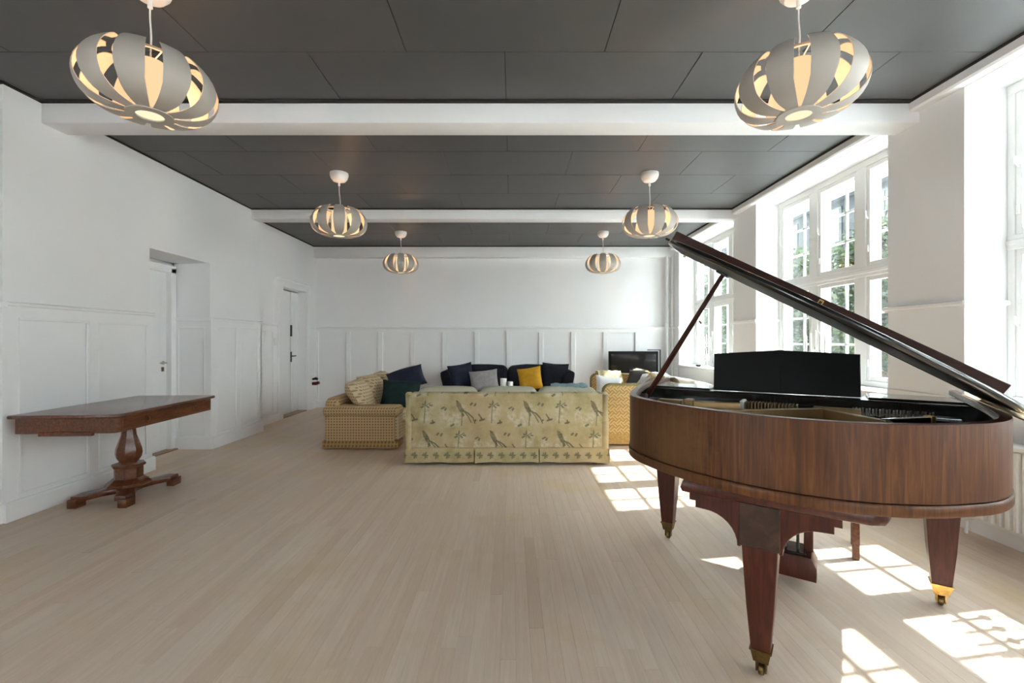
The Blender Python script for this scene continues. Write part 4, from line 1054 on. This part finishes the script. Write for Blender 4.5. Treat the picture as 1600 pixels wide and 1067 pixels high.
# ------------------------------------------------------------------ candelabras on the sills
def candelabra():
    t = empty('candelabra')
    M().lathe([(0.075, 0), (0.078, 0.008), (0.05, 0.02), (0.02, 0.04), (0.012, 0.08), (0.018, 0.10), (0.010, 0.12), (0.010, 0.26), (0.016, 0.28), (0.010, 0.30), (0.008, 0.35)], 18).obj('stem', SILVER, t)
    pos = [(-0.17, 0.32), (-0.085, 0.345), (0, 0.375), (0.085, 0.345), (0.17, 0.32)]
    for y, z in pos:
        if abs(y) > 0.01:
            s = math.copysign(1, y)
            pts = catmull([(0, 0, 0.22 if abs(y) > 0.1 else 0.26), (0, y*0.35, 0.17 if abs(y) > 0.1 else 0.22), (0, y*0.8, 0.18 if abs(y) > 0.1 else 0.24), (0, y*1.03, 0.25 if abs(y) > 0.1 else 0.29), (0, y, z)], 4)
            M().tube(pts, 0.006, 6).obj('arm', SILVER, t)
        M().lathe([(0.006, z-0.012), (0.026, z), (0.028, z+0.006), (0.012, z+0.008), (0.014, z+0.03), (0.012, z+0.032)], 14, (0, y, 0)).obj('candle_cup', SILVER, t)
        M().lathe([(0.011, z+0.02), (0.0105, z+0.21), (0.007, z+0.222), (0.002, z+0.226)], 12, (0, y, 0)).obj('taper_candle', WAX, t)
    return t
c0 = candelabra()
for i, (y, lab) in enumerate(((5.355, 'silver five branched candelabra with white tapers on the sill behind the piano desk'), (8.36, 'silver five branched candelabra with white tapers on the far window sill'), (2.33, 'silver candelabra with white tapers on the nearest sill, casting its shadow on the floor'))):
    o = c0 if i == 0 else copy_tree(c0); o.location = (3.57, y, ZS); o.rotation_euler = (0, 0, 0.0); tag(o, lab, 'candelabra', 'candelabras on the window sills')
d = empty('tealight_dish', (3.50, 8.55, ZS)); tag(d, 'tiny black tealight dish on the far window sill', 'dish')
M().lathe([(0.03, 0), (0.045, 0.015), (0.047, 0.03), (0.038, 0.03), (0.03, 0.012)], 16).obj('dish', IRON, d)

# ------------------------------------------------------------------ grand piano (local x: to the bass side, y: from tail to keyboard)
PA = math.atan2(-0.577, 0.817)
pf = empty('grand_piano', (1.051, 1.916, 0), PA); tag(pf, 'mahogany grand piano with raised lid seen from its rounded tail', 'piano')
ctrl = [(0.825, 0.9), (0.812, 0.5), (0.788, 0.265), (0.718, 0.09), (0.578, -0.06), (0.44, -0.155), (0.295, -0.212), (0.14, -0.232), (0.0, -0.222), (-0.155, -0.185), (-0.335, -0.11), (-0.487, -0.012), (-0.590, 0.085), (-0.650, 0.20), (-0.700, 0.36), (-0.745, 0.54), (-0.79, 0.78), (-0.82, 1.02)]
curve = catmull(ctrl, 5)
outline = [(-0.825, 1.45), (0.825, 1.45)] + [(0.825, 1.2)] + curve + [(-0.825, 1.2)]
outline = outline[::-1]          # counter clockwise
def ccw(p):
    a = sum(p[i-1][0]*p[i][1] - p[i][0]*p[i-1][1] for i in range(len(p)))
    return p if a > 0 else p[::-1]
outline = ccw(outline)
ZT, ZB = 1.12, 0.805
inn = offset(outline, -0.036)
M().wall(outline, inn, ZB+0.046, ZT-0.004, 1.40).obj('rim', RIMW, pf, smooth=40)
M().wall(offset(outline, -0.001), offset(outline, -0.034), ZT-0.006, ZT, 1.40).obj('rim_top_edge', MAHO, pf, smooth=40)
m = M(); bm = m.bm
mo = [offset(outline, d) for d in (-0.002, 0.001, 0.004, 0.0055, 0.005, 0.001, -0.05)]
mz = (ZB+0.042, ZB+0.0415, ZB+0.038, ZB+0.030, ZB+0.006, ZB, ZB)
m.loft([[(p[0], p[1], z) for p in ring] for ring, z in zip(mo, mz)], cap=False).obj('base_moulding', RIMW, pf, smooth=50)
M().wall(offset(outline, -0.037), offset(outline, -0.048), 0.93, ZT-0.02, 1.36).obj('inner_rim_lining', BLACK, pf, smooth=40)
# bottom, soundboard, iron frame
low = offset(outline, -0.04)
M().prism(low, ZB, ZB+0.03, 'z').obj('bottom_board', MAHO, pf, smooth=0)
sb = [p for p in offset(outline, -0.050)]
M().prism(sb, 0.93, 0.945, 'z').obj('soundboard', TABW, pf, smooth=0)
fr_o = [p for p in offset(outline, -0.075) if p[1] < 0.98] ; fr_o = ccw([(0.74, 0.97), ] + [p for p in ccw(fr_o)][::1] if False else fr_o)
fr_i = offset(fr_o, -0.085)
fr = M().wall(fr_o, fr_i, 0.955, 1.000).obj('iron_frame', GOLD, pf, smooth=40)
def bar(a, b, w0, z0, z1, name='frame_strut', mat=GOLD, parent=fr, bev=0.006):
    a = Vector(a); b = Vector(b); t = (b-a).normalized(); n = Vector((-t.y, t.x))*w0/2
    return M().prism([tuple(a+n), tuple(a-n), tuple(b-n), tuple(b+n)][::-1], z0, z1, 'z', bev, 2).obj(name, mat, parent)
# struts fan from the tail to the tuning pin block
for a, b in (((0.10, -0.10), (0.16, 0.74)), ((-0.47, 0.16), (-0.40, 0.74)), ((0.42, -0.02), (0.47, 0.30))):
    bar(a, b, 0.034, 0.985, 1.020)
bar((-0.32, 0.08), (0.20, 0.56), 0.04, 0.97, 1.070)
bar((0.20, 0.57), (0.44, 0.31), 0.035, 0.97, 1.066)
bar((-0.40, 0.50), (-0.17, 0.58), 0.03, 0.97, 1.066)
bar((-0.62, 0.60), (-0.48, 0.60), 0.05, 0.97, 1.055)
bar((0.16, 0.70), (0.36, 0.70), 0.05, 0.97, 1.060)
M().box(-0.74, 0.74, 0.76, 0.885, 0.96, 1.035, 0.006, 2).obj('pin_plate', BLACK, fr)
m = M()
for k in range(24):
    u = 0.33 + k*0.30/23
    m.lathe([(0.0045, 1.03), (0.0045, 1.066)], 5, (u, 0.70 + 0.02*(k % 2), 0))
m.obj('tuning_pins', STEEL, fr, kind='stuff')
m = M()
for k in range(16):
    u = -0.15 + k*0.24/15
    m.box(u-0.003, u+0.003, 0.62, 0.70, 1.02, 1.066)
m.obj('damper_felts', GOLD, fr, kind='stuff')
M().box(-0.175, -0.155, 0.60, 0.70, 1.0, 1.074, 0.003, 1).obj('damper_end', WHITEC, fr)
M().box(-0.78, 0.78, 0.70, 0.76, 0.96, 1.03, 0.004, 1).obj('damper_rail', BLACK, fr)
m = M()
for k in range(66):
    t = k/65; u = -0.66 + 1.32*t
    m.box(u-0.0012, u+0.0012, 0.02 + 0.55*max(0, 0.5-t)**1.1 + 0.3*max(0, t-0.6), 0.75, 1.002, 1.0045)
m.obj('strings', STEEL, fr, kind='stuff')
M().prism([(-0.30, 0.30), (-0.28, 0.36), (0.5, 0.66), (0.52, 0.60)], 0.96, 1.0, 'z', 0.006, 1).obj('bridge', TABW, fr)
M().box(-0.44, -0.39, 0.45, 0.53, 0.98, 1.078, 0.012, 2).obj('frame_boss', GOLD, fr)
bar((0.42, 0.33), (0.585, 0.52), 0.03, 1.03, 1.070, 'frame_rib', BLACK, fr)
bar((0.585, 0.52), (0.60, 0.537), 0.036, 1.0, 1.074, 'rib_end', BRASS, fr)
# music shelf and desk
M().box(-0.785, 0.785, 0.90, 1.20, 1.068, 1.088, 0.004, 2).obj('music_shelf', BLACK, pf)
M().box(-0.785, 0.785, 0.885, 0.902, 1.025, 1.088, 0.004, 1).obj('shelf_front_rail', BLACK, pf)
for a, b in ((-0.775, -0.40), (0.40, 0.775)):
    M().box(a, b, 0.93, 1.20, 1.088, 1.100, 0.003, 1).obj('shelf_leaf', BLACK, pf)
m = M(); t = math.radians(8)
m.prism([(-0.375, 0), (0.372, 0), (0.372, 0.238), (-0.01, 0.258), (-0.375, 0.232)], -0.012, 0.012, 'y', 0.004, 1)
bmesh.ops.transform(m.bm, matrix=Matrix.Translation((0, 0.955, 1.092)) @ Matrix.Rotation(0.07, 4, 'Z') @ Matrix.Rotation(-t, 4, 'X'), verts=m.bm.verts)
md = m.obj('music_desk', DESK, pf)
m = M(); m.box(-0.012, 0.012, -0.022, -0.012, 0.02, 0.17, 0.003, 1)
bmesh.ops.transform(m.bm, matrix=Matrix.Translation((0, 0.955, 1.092)) @ Matrix.Rotation(0.07, 4, 'Z') @ Matrix.Rotation(-t, 4, 'X'), verts=m.bm.verts)
m.obj('desk_prop', DESK, md)
# key block, fall board, keys
M().box(-0.79, 0.79, 1.20, 1.44, 0.84, 0.90, 0.004, 1).obj('key_bed', MAHO, pf)
M().box(-0.72, 0.72, 1.215, 1.235, 0.90, 1.08, 0.006, 1).obj('fall_board', BLACK, pf)
M().box(-0.70, 0.70, 1.235, 1.40, 0.90, 0.925, 0.003, 1).obj('keyboard', WAX, pf)
for sx_ in (-1, 1): M().box(sx_*0.745-0.045, sx_*0.745+0.045, 1.215, 1.42, 0.90, 0.99, 0.012, 2).obj('cheek_block', BLACK, pf)
# lid on its hinge, prop stick, folded front flap with the lock strip
TH = math.radians(31.4); U0, Z0 = 0.827, 1.122
LM = Matrix.Translation((U0, 0, Z0)) @ Matrix.Rotation(TH, 4, 'Y') @ Matrix.Translation((-U0, 0, 0))
lid_poly = ccw([(p[0] if abs(p[0]) < 9 else p[0], p[1]) for p in offset(outline, 0.016) if p[1] < 0.93])
lid_poly = [p for p in lid_poly]
def lidify(m):
    bmesh.ops.transform(m.bm, matrix=LM, verts=m.bm.verts); return m
m = M().prism(offset(lid_poly, -0.012), 0.004, 0.024, 'z'); lid = lidify(m).obj('lid', LIDL, pf, smooth=0)
m = M(); rr = []
for d, z in ((-0.016, 0.001), (-0.008, 0.0), (-0.002, 0.003), (0.002, 0.010), (0.002, 0.018), (-0.002, 0.025), (-0.010, 0.028), (-0.022, 0.027), (-0.022, 0.010), (-0.016, 0.001)):
    rr.append([(p[0], p[1], z) for p in offset(lid_poly, d)])
m.loft(rr, cap=False); bmesh.ops.remove_doubles(m.bm, verts=m.bm.verts, dist=0.0001); lidify(m).obj('edge_moulding', BLACK, lid, smooth=60)
m = M().prism([(-0.872, 0.685), (0.83, 0.685), (0.83, 0.90), (-0.872, 0.90)], 0.031, 0.045, 'z', 0.005, 2); lidify(m).obj('front_flap', LIDW, lid)
m = M().box(-0.832, 0.822, 0.677, 0.700, 0.029, 0.102, 0.003, 1); ls_ = lidify(m).obj('lock_strip', LIDW, lid)
m = M().box(0.023, 0.047, 0.674, 0.678, 0.062, 0.094, 0.002, 1); lidify(m).obj('lock_plate', BRASS, lid)
m = M().box(0.028, 0.042, 0.672, 0.676, 0.068, 0.086); lidify(m).obj('keyhole', IRON, lid, smooth=0)
m = M(); m.tube([(-0.575, 0.24, 0.0), (-0.575, 0.24, -0.02), (-0.575, 0.262, -0.02), (-0.575, 0.262, 0.0)], 0.003, 6); lidify(m).obj('hook_loop', DBRASS, lid)
for v in (0.35, 0.75):
    M().tube([(0.832, v-0.05, 1.118), (0.832, v+0.05, 1.118)], 0.009, 8).obj('hinge', BRASS, pf)
M().box(0.80, 0.825, 0.18, 1.15, ZT-0.002, ZT+0.004).obj('hinge_leaf', BRASS, pf, smooth=0)
base = Vector((-0.715, 0.66, 1.05)); r_ = 1.285
top = Vector((U0 - r_*math.cos(TH), 0.66, Z0 + r_*math.sin(TH) - 0.006))
m = M(); d_ = (top-base)
m.tube([base, base + d_*0.2, base + d_*0.9, top], [0.017, 0.017, 0.013, 0.013], 8); st_ = m.obj('lid_prop', MAHO, pf)
m = M(); m.tube([base + d_*0.66 + Vector((0.02, 0, -0.015)), base + d_*0.66 + Vector((0.035, 0, -0.03))], 0.006, 6); m.obj('prop_catch', DBRASS, st_)
m = M().box(-0.035+U0-r_, 0.035+U0-r_, 0.63, 0.69, -0.012, 0.002, 0.003, 1); lidify(m).obj('prop_cup', IRON, lid)
for dv in (-0.02, 0.02): M().box(-0.765, -0.70, 0.66+dv-0.004, 0.66+dv+0.004, 1.0, 1.075, 0.004, 1).obj('prop_bracket', STEEL, pf)
# legs
def leg(u, v, ztop, wt, wb, block=False):
    m = M(); rings = []
    prof = [(0.118, wb), (0.30, wb + (wt-wb)*0.50), (0.50, wb + (wt-wb)*0.90), (ztop-0.03, wt), (ztop, wt)]
    for z, w_ in prof:
        h = w_/2; rings.append([(u-h, v-h, z), (u+h, v-h, z), (u+h, v+h, z), (u-h, v+h, z)])
    m.loft(rings); bmesh.ops.bevel(m.bm, geom=[e for e in m.bm.edges], offset=0.003, segments=1, affect='EDGES')
    lg = m.obj('leg', MAHO, pf, smooth=25)
    h = wb/2
    m = M(); rings = []
    for z, q in ((0.062, h*0.62), (0.066, h*0.78), (0.112, h*1.02), (0.114, h*1.14), (0.122, h*1.16)):
        rings.append([(u-q, v-q, z), (u+q, v-q, z), (u+q, v+q, z), (u-q, v+q, z)])
    m.loft(rings).obj('ferrule', BRASS if u > 0.5 else DBRASS, lg, smooth=20)  # bass leg takes the brighter brass, the other legs the darker
    m = M()
    for s in (-1, 1): m.box(u + s*0.017 - 0.004, u + s*0.017 + 0.004, v-0.018, v+0.018, 0.018, 0.064, 0.003, 1)
    m.lathe([(0.014, 0.055), (0.014, 0.068)], 10, (u, v, 0))
    m.obj('caster_fork', BRASS if u > 0.5 else DBRASS, lg)
    m = M(); m.lathe([(0.022, -0.011), (0.026, -0.008), (0.026, 0.008), (0.022, 0.011)], 16)
    bmesh.ops.transform(m.bm, matrix=Matrix.Translation((u, v+0.004, 0.0265)) @ Matrix.Rotation(PI/2, 4, 'Y'), verts=m.bm.verts)
    m.obj('caster_wheel', DBRASS, lg)
    return lg
LT = leg(0.0, -0.005, 0.60, 0.132, 0.072)
leg(-0.7125, 1.118, 0.81, 0.135, 0.075); leg(0.7125, 1.118, 0.81, 0.140, 0.080)
M().box(-0.075, 0.075, -0.083, 0.07, 0.555, 0.735, 0.004, 1).obj('leg_block', BLOCKW, LT)
def wing(s):
    P = [(s*0.07, 0.735), (s*0.275, 0.735), (s*0.275, 0.700), (s*0.25, 0.700), (s*0.25, 0.672)]
    for q in range(0, 9):
        a = PI/2*q/8; P.append((s*(0.21 - 0.128*math.sin(a)), 0.545 + 0.125*math.cos(a)))
    P.append((s*0.07, 0.545))
    return M().prism(P, -0.072, 0.0, 'y', 0.003, 1).obj('leg_bracket', MAHO, LT)
wing(-1); wing(1)
m = M()
pl = [(-0.30, -0.105), (0.36, -0.105), (0.40, -0.08), (0.415, -0.03), (0.40, 0.10), (-0.31, 0.10)]
rings = []
for d, z in ((-0.02, 0.735), (-0.003, 0.742), (0.004, 0.760), (-0.004, 0.785), (-0.012, 0.803)):
    rings.append([(p[0], p[1], z) for p in offset(ccw(pl), d)])
m.loft(rings).obj('tail_plate', MAHO, pf, smooth=40)
# curved corner brackets of the front legs
for u, s in ((-0.7125, 1), (0.7125, -1)):
    P = [(u + s*0.066, 0.805), (u + s*0.20, 0.805)]
    for q in range(0, 7):
        a = PI/2*q/6; P.append((u + s*(0.19 - 0.124*math.sin(a)), 0.68 + 0.12*math.cos(a)))
    M().prism(P, 1.09, 1.14, 'y', 0.003, 1).obj('front_bracket', MAHO, pf)
# pedal lyre
M().prism([(-0.13, 0.055), (0.17, 0.055), (0.172, 0.13), (0.145, 0.185), (-0.105, 0.185), (-0.132, 0.13)], 0.87, 1.05, 'y', 0.005, 2).obj('lyre_box', MAHO, pf)
M().box(-0.08, 0.12, 0.88, 1.04, 0.185, 0.20, 0.004, 1).obj('lyre_top', BLACK, pf)
for u in (-0.09, 0.13): M().box(u-0.022, u+0.022, 0.96, 1.0, 0.185, 0.81, 0.004, 1).obj('lyre_post', MAHO, pf)
for u in (-0.04, 0.02, 0.08): M().tube([(u, 0.91, 0.18), (u, 0.91, 0.81)], 0.008, 8).obj('pedal_rod', BLACK, pf)
for u in (-0.06, 0.02, 0.10): M().prism([(u-0.012, 1.04), (u+0.012, 1.04), (u+0.018, 1.20), (u, 1.215), (u-0.018, 1.20)], 0.075, 0.09, 'z', 0.003, 1).obj('pedal', BRASS, pf)
for u in (-0.07, 0.11): M().tube([(u, 1.0, 0.15), (u, 1.30, 0.80)], 0.007, 6).obj('lyre_brace', DBRASS, pf)

# bench behind the piano : two legs show under it
pb = empty('piano_bench', (1.051 + 0.817*0.05 + 0.577*1.63, 1.916 - 0.577*0.05 + 0.817*1.63, 0), PA); tag(pb, 'wooden bench standing behind the piano, its legs visible under the case', 'bench')
M().box(-0.36, 0.36, -0.17, 0.17, 0.47, 0.53, 0.02, 3).obj('seat', DESK, pb)
M().box(-0.33, 0.33, -0.15, 0.15, 0.40, 0.47, 0.004, 1).obj('apron', TABW, pb)
for sx_ in (-1, 1):
    for sy_ in (-1, 1): M().box(sx_*0.315-0.02, sx_*0.315+0.02, sy_*0.13-0.02, sy_*0.13+0.02, 0, 0.42, 0.003, 1).obj('leg', TABW, pb)
